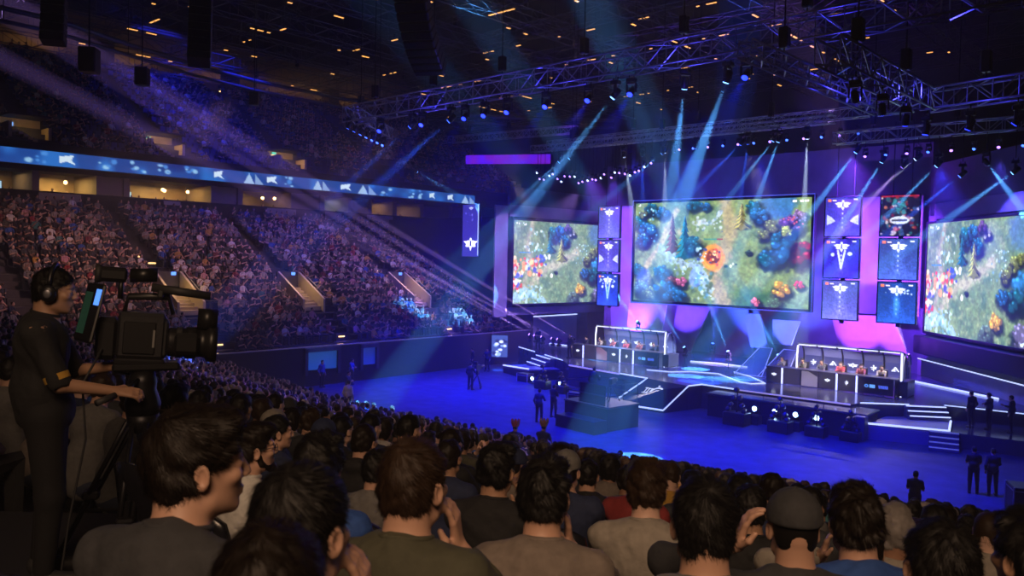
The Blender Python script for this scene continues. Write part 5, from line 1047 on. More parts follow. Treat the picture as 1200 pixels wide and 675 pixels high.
for i, (x, y, z, ab, ah, kw, si, hi, cl, lab) in enumerate(HERO):
    kw = dict(kw); ey = kw.pop('eyes', 0); k = dict(HX); k.update(kw); rz = 42 - ab
    if kw.get('strands', 0) < 5000 and not kw.get('hands'): k.update(hf=.006, hc=.024); k['hr'] = .006
    p = person_parts(yaw=-(ah - ab), **k); zt, _r = tread(x, y); sc = min(1.10, max(.93, (z - zt) / 1.315))
    oy = .035 + kw.get('lean', 0) * .66; d = Vector((-math.sin(R(rz)), math.cos(R(rz)), 0)); loc = Vector((x, y, zt)) - d * oy * sc
    o = build_person(p, 'person', loc, R(rz), hero_mats(si, hi, cl), sc, ey); tag(o, lab, 'person', 'spectators seated in front of the camera'); HPOS.append((loc.x, loc.y)); HOBJ.append((o, p))
# the pale print on the black top
ptm = bpy.data.materials.new('shirt_print'); ptm.use_nodes = True; at = ptm.node_tree.nodes.new('ShaderNodeAttribute'); at.attribute_name = 'picture'; ptm.node_tree.links.new(at.outputs['Color'], ptm.node_tree.nodes['Principled BSDF'].inputs['Base Color']); ptm.node_tree.nodes['Principled BSDF'].inputs['Roughness'].default_value = .8
q = Pic(60, 50, (.10, .10, .09)); c_ = (.52, .48, .36)
for u, segs in [(.12, [((0, 0), (0, 1)), ((0, 1), (.6, 1))]), (.36, [((.6, 0), (0, .2)), ((0, .2), (0, .8)), ((0, .8), (.6, 1))]), (.58, [((0, 0), (.35, 1)), ((.35, 1), (.7, 0))]), (.82, [((0, 0), (0, 1)), ((0, 1), (.5, 1))])]:
    for a, b in segs: q.line([(u + a[0] * .2, .18 + a[1] * .34), (u + b[0] * .2, .18 + b[1] * .34)], .03, c_, .015)
for v in (.66, .78, .9):
    for t in range(7): q.line([(.1 + t * .125, v), (.17 + t * .125, v)], .022, np.array(c_) * .7, .015)
o, p = HOBJ[9]; V = p['shirt'][0]
def back_y(x, z): s = V[(abs(V[:, 0] - x) < .03) & (abs(V[:, 2] - z) < .03)]; return s[:, 1].min() - .006
xs_, zs_ = np.linspace(-.11, .13, 9), np.linspace(1.0, .80, 7); G = np.array([[(x, back_y(x, z), z) for x in xs_] for z in zs_])
img = lin(q.a); gx = np.linspace(0, 1, 60); gz = np.linspace(0, 1, 50)
GV = np.array([[np.array([np.interp(u * 8, range(9), [np.interp(w_ * 6, range(7), G[:, c, e]) for c in range(9)]) for e in range(3)]) for u in gx] for w_ in gz]).reshape(-1, 3)
i_ = (np.arange(49)[:, None] * 60 + np.arange(59)[None]).ravel(); me = fastmesh('shirt_print', GV, np.stack([i_, i_ + 60, i_ + 61, i_ + 1], 1), [ptm], np.zeros(len(i_))); a_ = me.attributes.new('picture', 'FLOAT_COLOR', 'POINT'); a_.data.foreach_set('color', np.concatenate([img.reshape(-1, 3), np.ones((3000, 1))], 1).astype(np.float32).ravel()); link('shirt_print', me, o)['label'] = 'pale printed lettering'
# glasses of the bearded man and his beard
o, p = HOBJ[16]; hd, M, _a, _n = p['_']; W_ = lambda x, y, z: tuple(hd + M @ np.array((x, y, z)))
m = MB()
for sx in (-1, 1): m.tube([W_(sx * .033 + .021 * math.cos(t), .101, .002 + .017 * math.sin(t)) for t in np.linspace(0, 6.28, 13)[:-1]], .0016, 6, closed=True); m.tube([W_(sx * .054, .099, .006), W_(sx * .078, .05, .008), W_(sx * .083, -.005, .004)], .0018, 6)
m.tube([W_(-.012, .102, .004), W_(.012, .102, .004)], .0015, 6).build('glasses_frame', blackp, o)
b_ = Vol([axis(hd[c] - .15, hd[c] + .15, [(-9, 9)], .005, .005) for c in range(3)]); Wn = lambda *q: np.array(W_(*q))
b_.cone(Wn(.05, .02, -.072), Wn(.012, .082, -.100), .019, .019, .02).cone(Wn(-.05, .02, -.072), Wn(-.012, .082, -.100), .019, .019, .02).ell(Wn(0, .082, -.098), (.024, .02, .02), M, .02).cone(Wn(.062, .01, -.03), Wn(.052, .022, -.07), .012, .016, .015).cone(Wn(-.062, .01, -.03), Wn(-.052, .022, -.07), .012, .016, .015).ripple(.0015, 220, 5); link('beard', smooth_mesh('beard', b_.surface(), HAIRM[1]), o)

# medium figures: a dozen bodies shared by the rest of the near rows
VAR = []
for i, kw in enumerate([dict(pose='lap', yaw=0), dict(pose='lap', yaw=14, hair='tuft'), dict(pose='lap', yaw=-14, pitch=-6), dict(pose='knees', lean=.2, yaw=6), dict(pose='knees', lean=.14, yaw=-10, hair='tuft'), dict(pose='cheek', hands=True, yaw=10), dict(pose='cross', yaw=-4, sleeve=1.8, hood=True), dict(pose='phone', hands=True, pitch=-14), dict(pose='lap', hair='long', yaw=4), dict(pose='lap', hair='buzz', cap='front', yaw=6), dict(pose='lap', hair='buzz', yaw=-20), dict(pose='clap', hands=True, yaw=8, hair='tuft', sleeve=1.8), dict(pose='lap', hair='short', yaw=26), dict(pose='raise', hands=True, yaw=0, sleeve=1.9)]):
    p = person_parts(hf=.009, hc=.028, hr=.0085, seed=100 + i, strands=900 if i not in (9, 10) else 0, **kw)
    VAR.append({k: smooth_mesh(k, p[k], SKIN[0] if k == 'body' else HAIRM[0] if k == 'hair' else CL['charcoal']) for k in p if k[0] != '_'})
def figure(vi, loc, rz, mats, sc, parts=('hair', 'cap', 'shirt', 'trousers', 'shoes')):
    def put(nm, me, m_, par=None):
        o = bpy.data.objects.new(nm, me); COL.objects.link(o); s = o.material_slots[0]; s.link = 'OBJECT'; s.material = m_
        if par is not None: o.parent = par
        return o
    v = VAR[vi]; o = put('person', v['body'], mats['skin']); o.location = loc; o.rotation_euler = (0, 0, rz); o.scale = (sc,) * 3
    for k in parts:
        if k in v: put(k, v[k], mats.get(k, JEANS if k == 'trousers' else SHOE), o)
    return o
SHIRTS = ['black'] * 6 + ['charcoal'] * 6 + ['grey'] * 4 + ['stone'] * 3 + ['white'] * 3 + ['navy'] * 4 + ['blue'] * 2 + ['olive'] * 2 + ['maroon', 'red', 'mustard', 'taupe', 'taupe', 'teal', 'pink']
HAIRN = ['black', 'dark brown', 'brown', 'grey', 'fair']
PLAT = (-4.75, 1.95)                     # camera platform
def in_plat(x, y): a, b = lateral(x, y) - lateral(*PLAT), depth(x, y) - depth(*PLAT); return -1.25 < a < .75 and -.95 < b < .75
g = np.random.default_rng(42); cand = []
for k in range(0, 27):
    r = R0 + NP * k + .40; dth = .55 / r; t0 = thmin(k) + .012
    for s in range(int((TH1 - t0) / dth)):
        th = t0 + s * dth + g.normal(0, .0004); x, y = arc(r + g.normal(0, .05), th); d = depth(x, y); la = lateral(x, y)
        if d < 2.9 or in_plat(x, y) or abs(la / d) > .80: continue
        if any((x - a) ** 2 + (y - b) ** 2 < (.42 if d < 8 else .36) ** 2 for a, b in HPOS): continue
        if k > 21 and d < 4.3 and la / d < -.42: continue
        if k > 22 and la / d > -.45 and d < 4: continue
        if g.random() < (.03 if d < 15 else .07): continue
        cand.append((d, k, th, x, y))
cand.sort(); NIND = 244
near = [c for c in cand if abs(lateral(c[3], c[4]) / c[0]) < .66][:NIND]; far_near = [c for c in cand if c not in set(near)]
byrow = {}
for c in near: byrow.setdefault(c[1], []).append(c)
SEATPOS = [(x, y, 42 - h[3], HOBJ[i][0]['label']) for i, ((x, y), h) in enumerate(zip(HPOS, HERO))]
for k, row in sorted(byrow.items()):
    row.sort(key=lambda c: c[2])
    for s, (d, _k, th, x, y) in enumerate(row):
        vi = int(g.choice(14, p=[.13, .12, .11, .1, .09, .07, .05, .07, .07, .06, .04, .02, .06, .01])); si = int(g.integers(4)); hi = int(g.choice(5, p=[.45, .3, .17, .04, .04])); cl = SHIRTS[int(g.integers(len(SHIRTS)))]
        o = figure(vi, (x, y, zn(k)), th + R(g.normal(8, 9)), dict(skin=SKIN[si], hair=HAIRM[hi], shirt=CL[cl], cap=CL[('charcoal', 'navy', 'stone')[si % 3]]), g.uniform(.95, 1.06))
        tag(o, f'person in {cl}, {nth(s)} seat from the camera side, {nth(k)} row above floor', 'person', 'spectators in the near rows')
        if d < 12: SEATPOS.append((x, y, math.degrees(th), f'{nth(s)} from the camera side in the {nth(k)} row above floor'))
# the seats under the closest spectators
seat_m = mat('black_seat_plastic', (.012, .012, .016), .22); seat0 = empty('arena_seat')
m = MB(); n_, V, F = 7, [], []
for i in range(n_):
    for j in range(6):
        u, w_ = -1 + 2 * i / 6, j / 5; V.append((u * (.225 - .02 * w_ ** 2), -.23 - .07 * w_ + .035 * u * u, .42 + .53 * w_ - .05 * (abs(u) ** 3) * (w_ > .9)))
nv = len(V); V += [(x, y - .03, z) for x, y, z in V]
for i in range(6):
    for j in range(5): a = i * 6 + j; F += [(a, a + 1, a + 7, a + 6), (nv + a, nv + a + 6, nv + a + 7, nv + a + 1)]
for i in range(6): F += [(i * 6 + 5, nv + i * 6 + 5, nv + i * 6 + 11, i * 6 + 11), (i * 6, i * 6 + 6, nv + i * 6 + 6, nv + i * 6)]
for j in range(5): F += [(j, nv + j, nv + j + 1, j + 1), (36 + j, 37 + j, nv + 37 + j, nv + 36 + j)]
MB().add(V, F, 0, True).build('backrest', seat_m, seat0); MB().box((0, -.02, .385), (.44, .42, .06), b=.025).build('seat', seat_m, seat0)
for sx in (-1, 1): MB().box((sx * .255, -.08, .60), (.045, .34, .035), b=.012).box((sx * .255, -.2, .30), (.035, .05, .60), b=.01).build('armrest', blackp, seat0)
kids_of(seat0)
for i, (x, y, rz, lab) in enumerate(SEATPOS[:110]):
    o = seat0 if i == 0 else copy_tree(seat0); rz_ = math.atan2(x - CX, CY - y); o.location = (x, y, tread(x, y)[0]); o.rotation_euler = (0, 0, rz_ + R((rz - math.degrees(rz_)) * .5 if i < len(HPOS) else 0))
    tag(o, ('black glossy arena seat of the ' + ' '.join(lab.split()[:9])) if i < len(HPOS) else 'black arena seat, ' + lab, 'seat', 'black arena seats in the near rows')

# ------------------------------------------------------------------ the far crowd: countless small figures, one object for each terrace
def lowpoly(seed):
    g = np.random.default_rng(seed); m = MB(); hx, hy = g.normal(0, .015), g.normal(0, .02)
    m.ell((0, -.03, .78), (.19, .125, .30), 7, 5, 0); m.ell((0, -.02, .98), (.215, .09, .085), 7, 4, 0)
    m.ell((hx, .05 + hy, 1.165), (.073, .09, .115), 7, 5, 1); m.ell((hx, .012 + hy, 1.205), (.083, .092, .092), 7, 5, 2)
    for s in (-1, 1):
        m.tube([(s * .1, 0, .5), (s * .13, .43, .52), (s * .13, .42, .05)], [.095, .075, .055], 5, 3)
        k = g.integers(4); e = (s * .27, .08, .72); h = [(s * .1, .34, .60), (s * .16, .44, .6), (s * .06, .25, 1.02), (s * .06, .38, .84)][k]
        m.tube([(s * .19, -.02, .97), e], [.06, .05], 5, 0); m.tube([e, h], [.045, .035], 5, 1)
    V = np.concatenate(m.v); T, I = [], []
    for f, mi in zip(m.f, m.m):
        for q in range(1, len(f) - 1): T.append((f[0], f[q], f[q + 1])); I.append(mi)
    return V, np.array(T), np.array(I)
LOW = [lowpoly(s) for s in range(8)]
CMATS = [CL[n_] for n_ in SHIRTS] + SKIN + [HAIRM[i] for i in (0, 0, 1, 1, 2, 3)] + [JEANS, CL['black'], CL['charcoal']]
NS_ = len(SHIRTS)
def crowd(name, pts, lab, rgen):
    VV, TT, II = [], [], []; n = 0
    for x, y, z, rz in pts:
        V, T, I = LOW[rgen.integers(8)]; s = rgen.uniform(.93, 1.06); c, s_ = math.cos(rz), math.sin(rz)
        W = np.stack([V[:, 0] * c - V[:, 1] * s_, V[:, 0] * s_ + V[:, 1] * c, V[:, 2]], 1) * s + np.array((x, y, z))
        lut = np.array([rgen.integers(NS_), NS_ + rgen.integers(4), NS_ + 4 + rgen.integers(6), NS_ + 10 + rgen.integers(3)])
        VV.append(W); TT.append(T + n); II.append(lut[I]); n += len(V)
    return tag(link(name, fastmesh(name, np.concatenate(VV), np.concatenate(TT), CMATS, np.concatenate(II))), lab, 'crowd', None, 'stuff')
def seats(name, pts, lab, m_):
    b = MB().box((0, -.26, .64), (.46, .05, .48)).box((0, -.03, .40), (.46, .42, .07)); V0 = np.concatenate(b.v); Q0 = np.array(b.f)
    P = np.array(pts); c, s = np.cos(P[:, 3]), np.sin(P[:, 3]); V = np.stack([V0[None, :, 0] * c[:, None] - V0[None, :, 1] * s[:, None] + P[:, 0:1], V0[None, :, 0] * s[:, None] + V0[None, :, 1] * c[:, None] + P[:, 1:2], V0[None, :, 2] + P[:, 2:3]], 2).reshape(-1, 3)
    Q = (Q0[None] + (np.arange(len(P)) * len(V0))[:, None, None]).reshape(-1, 4)
    return tag(link(name, fastmesh(name, V, Q, [m_], np.zeros(len(Q)))), lab, 'seats', None, 'stuff')
g = np.random.default_rng(9); ppl, sts = [], []
AIS = (14.5, 23.4, 32.2, 42.2)
for j in range(NL):
    z = zl(j); x = -42.25 - LP_ * j - .42; y0 = max(-4, ystart(z)(x)) + .2
    for q in range(int((48.4 - y0) / .55)):
        y = y0 + q * .55; da = min(abs(y - a) for a in AIS)
        if da < .75: continue
        if -51.2 < x < -46 and min(abs(y - a) for a in AIS[1:]) < 1.35: continue
        if j < 1 or j > 21 or j < 2 and (27 < y < 34 or 37.5 < y < 40.5): continue
        rz = math.atan2(-(-29 - x), 46 - y) * .45 - R(90) * .55; sts.append((x - .05, y, z, rz))
        if g.random() < .95 - .14 * (y > 44): ppl.append((x + g.normal(0, .04), y + g.normal(0, .04), z, rz + g.normal(0, .15)))
crowd('left_crowd', ppl, 'dense crowd filling the big lower tier below the suites', g); seats('lower_tier_seats', sts, 'rows of dark seats of the big lower tier below the suites', mat('dark_seat', (.02, .02, .03), .5))
pts = [(x, y, zn(k), th + R(g.normal(8, 9))) for d, k, th, x, y in far_near]
crowd('near_crowd', pts, 'crowd further down the near stand, beyond the spectators seated close by', g); seats('near_stand_seats', [(x, y, zn(k), th) for d, k, th, x, y in far_near] + [(x, y, zn(k), th) for d, k, th, x, y in near if d >= 12], 'dark seats of the near stand', mat('dark_seat'))
ppl, sts = [], []
for j in range(NU):
    z = ZU + SU * j; x = -61.4 - PU * j - .4
    for q in range(145):
        y = -8 + q * .55
        if min(abs(y - a) for a in (10.5, 19.4, 29.6, 40.9, 52)) < (.8 if j > 4 else 1.6): continue
        rz = math.atan2(-(-29 - x), 46 - y) * .4 - R(90) * .6; sts.append((x - .05, y, z, rz))
        if g.random() < (.30 if j < 4 and y > 29 else .62): ppl.append((x, y, z, rz + g.normal(0, .15)))
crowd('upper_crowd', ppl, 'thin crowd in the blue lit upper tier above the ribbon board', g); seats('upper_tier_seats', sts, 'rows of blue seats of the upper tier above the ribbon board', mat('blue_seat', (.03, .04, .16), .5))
ppl = [(XS - 1.0 - g.random() * .8, y, 11.05, R(-70) + g.normal(0, .3)) for y in np.arange(15.5, 54, .62) if g.random() < .7 and min(abs(y - q) for q in (19.05, 23.2, 25.1, 31.9, 34.2, 39.2, 42.2, 45.2, 47.5, 50.5)) > .5 and not (23.2 < y < 25.2 or 31.9 < y < 34.2 or 39.2 < y < 42)]
crowd('suite_crowd', ppl, 'guests sitting along the fronts of the lit suites below the ribbon board', g)

# ------------------------------------------------------------------ camera operator, video camera and tripod
ZP = 6.25
def cs(px_lat, d): v = RGT * px_lat + FWD * d; return Vector((v.x, v.y, 0))       # lateral offset and depth as seen from the stand
pc = cs(-2.45, 4.5); o = empty('camera_platform', (pc.x, pc.y, 0), R(42))
zt0 = 4.9
MB().box((0, 0, ZP - .04), (2.0, 1.7, .08), b=.02).build('platform_top', mat('platform_ply', (.03, .03, .035), .6), o); MB().box((0, 0, (ZP - .08 + zt0) / 2), (1.94, 1.64, ZP - .08 - zt0)).build('skirt', black, o)
tag(o, 'low black platform under the camera operator and tripod', 'platform')
rz = 42 - 68
skop = dict(skin=SKIN[1], hair=HAIRM[0], shirt=CL['black'], trousers=mat('black_trousers', (.008, .008, .01), .85), shoes=SHOE)
op = person_parts(pose='lap', stand=True, yaw=-6, pitch=-6, hf=.0055, hc=.02, hr=.005, hands=True, hair='short', strands=5000, sleeve=.98, seed=77, wide=1.0,
                  arms=[((.15, .33, 1.04), (.34, -.30, .95), (-.1, .95, -.15), (-.6, 0, -.8)), ((-.10, .32, 1.14), (-.45, -.1, .9), (.2, .9, .1), (0, 0, -1))])
lo = cs(-2.43, 4.2); opo = build_person(op, 'person', (lo.x, lo.y, ZP), R(rz), skop, .985, True)
tag(opo, 'camera operator in black with headphones standing at the video camera on a tripod', 'person')
hd, M, A_, nb_ = op['_']; W_ = lambda x, y, z: tuple(hd + M @ np.array((x, y, z)))
m = MB(); m.tube([W_(.094 * math.cos(t), -.008, .03 + .112 * math.sin(t)) for t in np.linspace(.05, 3.09, 17)], .011, 8).build('headphone_band', blackp, opo)
for sx in (-1, 1):
    c = MB().ell(W_(sx * .096, -.006, -.012), (.024, .040, .046), 16, 10, rot=Matrix(M.tolist())).build('ear_cup', blackp, opo)
    MB().ell(W_(sx * .118, -.006, -.012), (.005, .020, .024), 12, 6, rot=Matrix(M.tolist())).build('cup_plate', rail_m, c)
s_, e_, w_, *_r = A_[0]; q = s_ + (e_ - s_) * .98; dd = (e_ - s_) / np.linalg.norm(e_ - s_)
MB().tube([tuple(q - dd * .052), tuple(q - dd * .018)], .0625, 18, cap=False).build('sleeve_band', CL['mustard'], opo)['label'] = 'mustard sleeve band'
for t in range(5): pass
# tripod
tp = cs(-2.03, 4.42); tr = empty('tripod', (tp.x, tp.y, ZP), R(rz))
m = MB(); m.lathe([(.0, .86), (.085, .86), (.095, .92), (.07, 1.0), (.075, 1.04), (.06, 1.1), (.0, 1.1)], 20).build('fluid_head', blackm, tr)
MB().box((0, .02, 1.125), (.13, .34, .045), b=.012).build('head_plate', blackp, tr); MB().lathe([(.06, .76), (.075, .80), (.085, .86), (.02, .87)], 18).build('bowl', blackm, tr)
for k in range(3):
    a = R(90 + 120 * k + 20); c, s = math.cos(a), math.sin(a); n_ = (-s, c); m = MB()
    for sg in (-1, 1): m.tube([(c * .07 + sg * .035 * n_[0], s * .07 + sg * .035 * n_[1], .82), (c * .36 + sg * .03 * n_[0], s * .36 + sg * .03 * n_[1], .36)], .014, 8)
    m.tube([(c * .30, s * .30, .46), (c * .58, s * .58, .02)], .016, 8); m.box((c * .36, s * .36, .37), (.09, .09, .05), b=.012); lg = m.build('leg', blackm, tr)
    MB().ell((c * .585, s * .585, .018), (.045, .045, .018), 12, 6).build('foot', SHOE, lg)
    MB().bar((0, 0, .33), (c * .42, s * .42, .27), .010).build('spreader', blackm, tr)
MB().tube([(.07, -.02, 1.06), (.16, -.06, 1.03), (.24, -.14, 1.0)], .011, 8).build('pan_bar', blackm, tr); MB().tube([(.225, -.12, 1.005), (.30, -.20, .98)], .018, 10).build('pan_bar_grip', SHOE, tr)
MB().tube([(-.07, -.02, 1.06), (-.14, -.06, 1.06), (-.2, -.15, 1.08)], .011, 8).build('pan_bar', blackm, tr)
tag(tr, 'black tripod with double tube legs and pan bar under the video camera', 'tripod')
# video camera
vc = empty('video_camera', (tp.x, tp.y, ZP + 1.15), R(rz)); vc.rotation_euler = (R(-4), 0, R(rz))
camb = mat('camera_body', (.022, .022, .026), .42, bump=.1, nscale=60)
MB().box((0, -.02, .105), (.125, .30, .19), b=.018).box((0, .10, .10), (.105, .10, .16), b=.015).build('body', camb, vc)
b = MB().box((.066, -.03, .10), (.012, .20, .13), b=.005).build('side_panel', blackp, vc); MB().box((.0745, .06, .10), (.003, .014, .07)).build('panel_marks', mat('grey_marks', (.22, .22, .22), .5), b)
MB().box((0, -.235, .09), (.11, .13, .17), b=.02).build('battery', blackp, vc)
le = MB().lathe([(.0, .14), (.052, .14), (.060, .16), (.060, .26), (.066, .265), (.066, .33), (.058, .335), (.058, .39), (.075, .41), (.078, .47), (.066, .472), (.064, .42), (0, .415)], 24, mtx=Matrix.Translation((0, 0, .085)) @ Matrix.Rotation(R(-90), 4, 'X')).build('zoom_lens', blackp, vc)
MB().lathe([(.0, .455), (.035, .452), (.055, .443), (.0615, .43), (0, .42)], 20, mtx=Matrix.Translation((0, 0, .085)) @ Matrix.Rotation(R(-90), 4, 'X')).build('front_glass', mat('lens_glass', (.02, .03, .08), .05), le)
MB().box((.075, .27, .085), (.04, .16, .09), b=.018).build('lens_grip', blackp, le); MB().lathe([(.0605, .20), (.0635, .205), (.0635, .235), (.0605, .24)], 24, mtx=Matrix.Translation((0, 0, .085)) @ Matrix.Rotation(R(-90), 4, 'X')).build('focus_ring', SHOE, le)
MB().box((0, .47, .16), (.17, .10, .012), b=.004).box((0, .43, .085), (.16, .03, .15), b=.02).build('matte_box', blackp, vc) if False else MB().tube([(.0, .33, .185), (.0, .46, .185)], .045, 18).build('lens_hood_tube', blackp, vc)
MB().tube([(0, -.14, .19), (0, -.12, .26), (0, .13, .27), (0, .17, .20)], .016, 10).build('top_handle', blackp, vc)
MB().tube([(.05, .02, .305), (.05, .40, .285)], .017, 14).box((.05, .08, .285), (.03, .04, .05), b=.01).build('shotgun_microphone', SHOE, vc)
vf = MB().box((.02, -.22, .345), (.07, .17, .06), b=.015).tube([(.02, -.12, .345), (.02, .05, .355)], .028, 14).tube([(.02, -.17, .25), (.02, -.17, .33)], .018, 8).build('viewfinder', blackp, vc); MB().tube([(.02, -.33, .345), (.02, -.29, .345)], [.040, .034], 16).build('eye_cup', SHOE, vf)
mo = MB().box((.0, 0, 0), (.20, .022, .24), b=.008).build('monitor', blackp, vc, (.05, -.34, .19), (R(-18), 0, R(38)))
MB().add([(-.085, -.0125, -.09), (-.0, -.0125, -.09), (-.0, -.0125, .08), (-.085, -.0125, .08)], [(0, 1, 2, 3)]).add([(-.085, -.0125, -.09), (-.0, -.0125, -.09), (-.0, -.0125, .08), (-.085, -.0125, .08)], [(0, 1, 2, 3)]).build('screen', mat('dim_green_screen', (.02, .04, .03), .2, emit=(.05, .14, .08), es=.14, sample='NONE'), mo)
MB().add([(.03, -.013, .03), (.09, -.013, .03), (.09, -.013, .095), (.03, -.013, .095)], [(0, 1, 2, 3)]).build('status_display', mat('blue_display', (.05, .1, .3), .3, emit=(.08, .25, .9), es=1.6, sample='NONE'), mo)
MB().box((0, -.02, .0), (.11, .32, .03), b=.008).build('base_plate', blackm, vc)
MB().tube([(.06, -.25, .05), (.14, -.34, -.08), (.10, -.3, -.3), (.16, -.35, -.6), (.1, -.4, -1.0), (.2, -.5, -1.12)], .008, 6).build('cable', SHOE, vc)
vc.scale = (1.12, .80, 1.36)
tag(vc, 'black broadcast video camera with viewfinder, microphone and zoom lens on the tripod', 'video camera')

# ------------------------------------------------------------------ players, presenters and staff
PV = []
for i, kw in enumerate([dict(pose='lap', pitch=-8), dict(pose='knees', lean=.15, pitch=-8), dict(pose='lap', yaw=14)]):
    p = person_parts(hf=.012, hc=.028, hr=.011, seed=200 + i, **kw); PV.append({k: smooth_mesh(k, p[k], SKIN[0]) for k in p if k[0] != '_'}); PV[-1]['_'] = p['_']
SV = []
for i, kw in enumerate([dict(arms=[((.22, .05, .86), (.4, -.3, 1.1), (0, .3, -1), (-1, 0, 0)), ((-.22, .05, .86), (-.4, -.3, 1.1), (0, .3, -1), (1, 0, 0))]), dict(arms=[((.02, .26, 1.12), (.5, -.1, 1.), (-1, .2, 0), (0, -1, 0)), ((-.02, .24, 1.16), (-.5, -.1, 1.), (1, .2, 0), (0, -1, 0))]), dict(arms=[((.14, .34, 1.16), (.4, 0, .9), (-.3, .6, .5), (-1, 0, 0)), ((-.22, .05, .86), (-.4, -.3, 1.1), (0, .3, -1), (1, 0, 0))])]):
    p = person_parts(stand=True, hf=.012, hc=.028, hr=.011, seed=220 + i, hands=(i > 0), sleeve=1.8 if i != 1 else .8, **kw); SV.append({k: smooth_mesh(k, p[k], SKIN[0]) for k in p if k[0] != '_'}); SV[-1]['_'] = p['_']
def fig2(v, loc, rz, si, hi, cl, sc, lab, grp, phones=False):
    VAR.append(v); o = figure(len(VAR) - 1, loc, rz, dict(skin=SKIN[si], hair=HAIRM[hi], shirt=CL[cl], trousers=mat('black_trousers')), sc); VAR.pop()
    if phones:
        hd, M, _a, _n = v['_']; W_ = lambda x, y, z: tuple(hd + M @ np.array((x, y, z)))
        m = MB(); m.tube([W_(.094 * math.cos(t), -.008, .03 + .112 * math.sin(t)) for t in np.linspace(.05, 3.09, 11)], .012, 6)
        for sx in (-1, 1): m.ell(W_(sx * .096, -.006, -.012), (.024, .040, .046), 10, 6)
        m.build('headset', blackp if not phones == 2 else white_p, o)
    return tag(o, lab, 'person', grp)
for t, (bx, by, nm) in enumerate([(-19.85, 44.0, 'near'), (-34.35, 44.6, 'far')]):
    for i in range(6):
        x = bx + (.5, 1.75, 2.8, 3.85, 4.95, 6.0)[i]; cl = (['grey', 'olive', 'charcoal', 'red', 'maroon', 'stone'] if t == 0 else ['charcoal', 'grey', 'maroon', 'red', 'maroon', 'navy'])[i]
        fig2(PV[i % 3], (x, by + .95, ZS + .14), R(180 + (8 if t == 0 else -4) + (i - 3) * 3), (0, 1, 0, 3, 1, 0)[i], (0, 1, 0, 0, 2, 0)[i], cl, 1.02, (f'player in {cl} at the {nm} team desk, {nth(i)} from its pale-panel end outward' if i else f'person in {cl} sitting alone at the far end of the {nm} team desk') if False else (f'player in {cl} top with headset at the {nm} team desk, {nth(i - 1)} inside the booth' if i else f'person in {cl} top sitting outside the booth at the {nm} team desk'), f'players at the {nm} team desk', 1)
        c = empty('gaming_chair', (x, by + .99, ZS + .12), R(180)); MB().box((0, -.02, .42), (.5, .5, .08), b=.03).build('seat', blackp, c); MB().box((0, -.28, .78), (.46, .08, .72), b=.03).build('backrest', blackp, c); m = MB().tube([(0, 0, .1), (0, 0, .4)], .03, 8)
        for q in range(5): m.bar((0, 0, .05), (.28 * math.cos(q * 1.257), .28 * math.sin(q * 1.257), -.10), .02)
        m.build('base', blackm, c); tag(c, f'black gaming chair at the {nm} team desk, under the {nth(i)} sitter from its open end', 'chair', 'gaming chairs')
st_ = lambda x, y, z, face, v, cl, lab, sc=1., si=0: fig2(SV[v], (x, y, z), R(face), si, 0, cl, sc, lab, 'standing staff')
st_(-8.9, 41.9, .68, 60, 0, 'black', 'staff member in black standing on the dark platform beyond the steps, closer to the steps')
st_(-8.2, 42.0, .68, 75, 1, 'charcoal', 'staff member with folded arms on the dark platform, second from the steps')
st_(-7.3, 41.9, .68, 90, 2, 'black', 'dark figure on the dark platform, third from the steps, arm raised')
st_(-5.55, 40.0, .0, 80, 0, 'black', 'dark figure at the photo edge in front of the near side screen', 1.05)
st_(-6.71, 32.3, 0, 20, 1, 'black', 'guard in black with folded arms on the floor, one of a pair')
st_(-6.15, 32.5, 0, 30, 2, 'charcoal', 'guard in charcoal on the floor, closer to the photo edge, of a pair')
st_(-7.2, 27.0, 0, 10, 1, 'black', 'broad guard in black standing alone just beyond the last spectators')
st_(-36.4, 27.0, 0, -60, 1, 'navy', 'steward in navy standing on the floor at the far corner of the near stand')
st_(-34.1, 44.0, ZS, 170, 0, 'black', 'person in black standing on the stage at the end of the far team desk')
st_(-38.6, 45.9, ZS, 190, 1, 'navy', 'crew member in navy standing at the back of the stage near the far steps')
st_(-40.6, 41.0, 0, 150, 0, 'black', 'crew member on the floor by the small upright screen', .97)
st_(-39.7, 41.6, 0, 200, 2, 'navy', 'crew member in navy beside the pale side ramp')
st_(-41.2, 28.6, 0, -80, 0, 'blue', 'person in blue in front of the wide blue tunnel mouth', 1.0)
st_(-40.9, 30.6, 0, -60, 1, 'blue', 'person in blue between the two tunnel mouths', .98)
x, y = -29.9, 22.2
fig2(SV[0], (x, y, tread(x, y)[0] + .0), R(20), 0, 1, 'white', 1., 'spectator in white shirt standing up among the seated near crowd', 'spectators in the near rows')
for i, (x, y, cl, hc, lab) in enumerate([(-19.6, 22.1, 'charcoal', (.75, .12, .02), 'spectator wearing a spiky orange red foam crown at the front rail'), (-18.2, 22.0, 'navy', (.70, .32, .03), 'spectator wearing a yellow foam crown beside the orange red crown')]):
    zt = tread(x, y)[0]; o = fig2(PV[i], (x, y, zt), R(20), 0, 0, cl, 1.12, lab, 'spectators in the near rows'); hd, M, _a, _n = PV[i]['_']; V = []; F = []; n_ = 16
    for t in range(n_):
        a = 2 * math.pi * t / n_; V += [tuple(hd + np.array((.105 * math.cos(a), .125 * math.sin(a) - .01, .05))), tuple(hd + np.array((.15 * math.cos(a), .17 * math.sin(a) - .01, .14 + (.15 if t % 2 else .02))))]
    for t in range(n_): F.append((2 * t, 2 * ((t + 1) % n_), 2 * ((t + 1) % n_) + 1, 2 * t + 1))
    c = MB().add(V, F).build('foam_crown', mat(f'foam_{"orange" if i == 0 else "yellow"}', hc, .8), o); md = c.modifiers.new('thick', 'SOLIDIFY'); md.thickness = .025

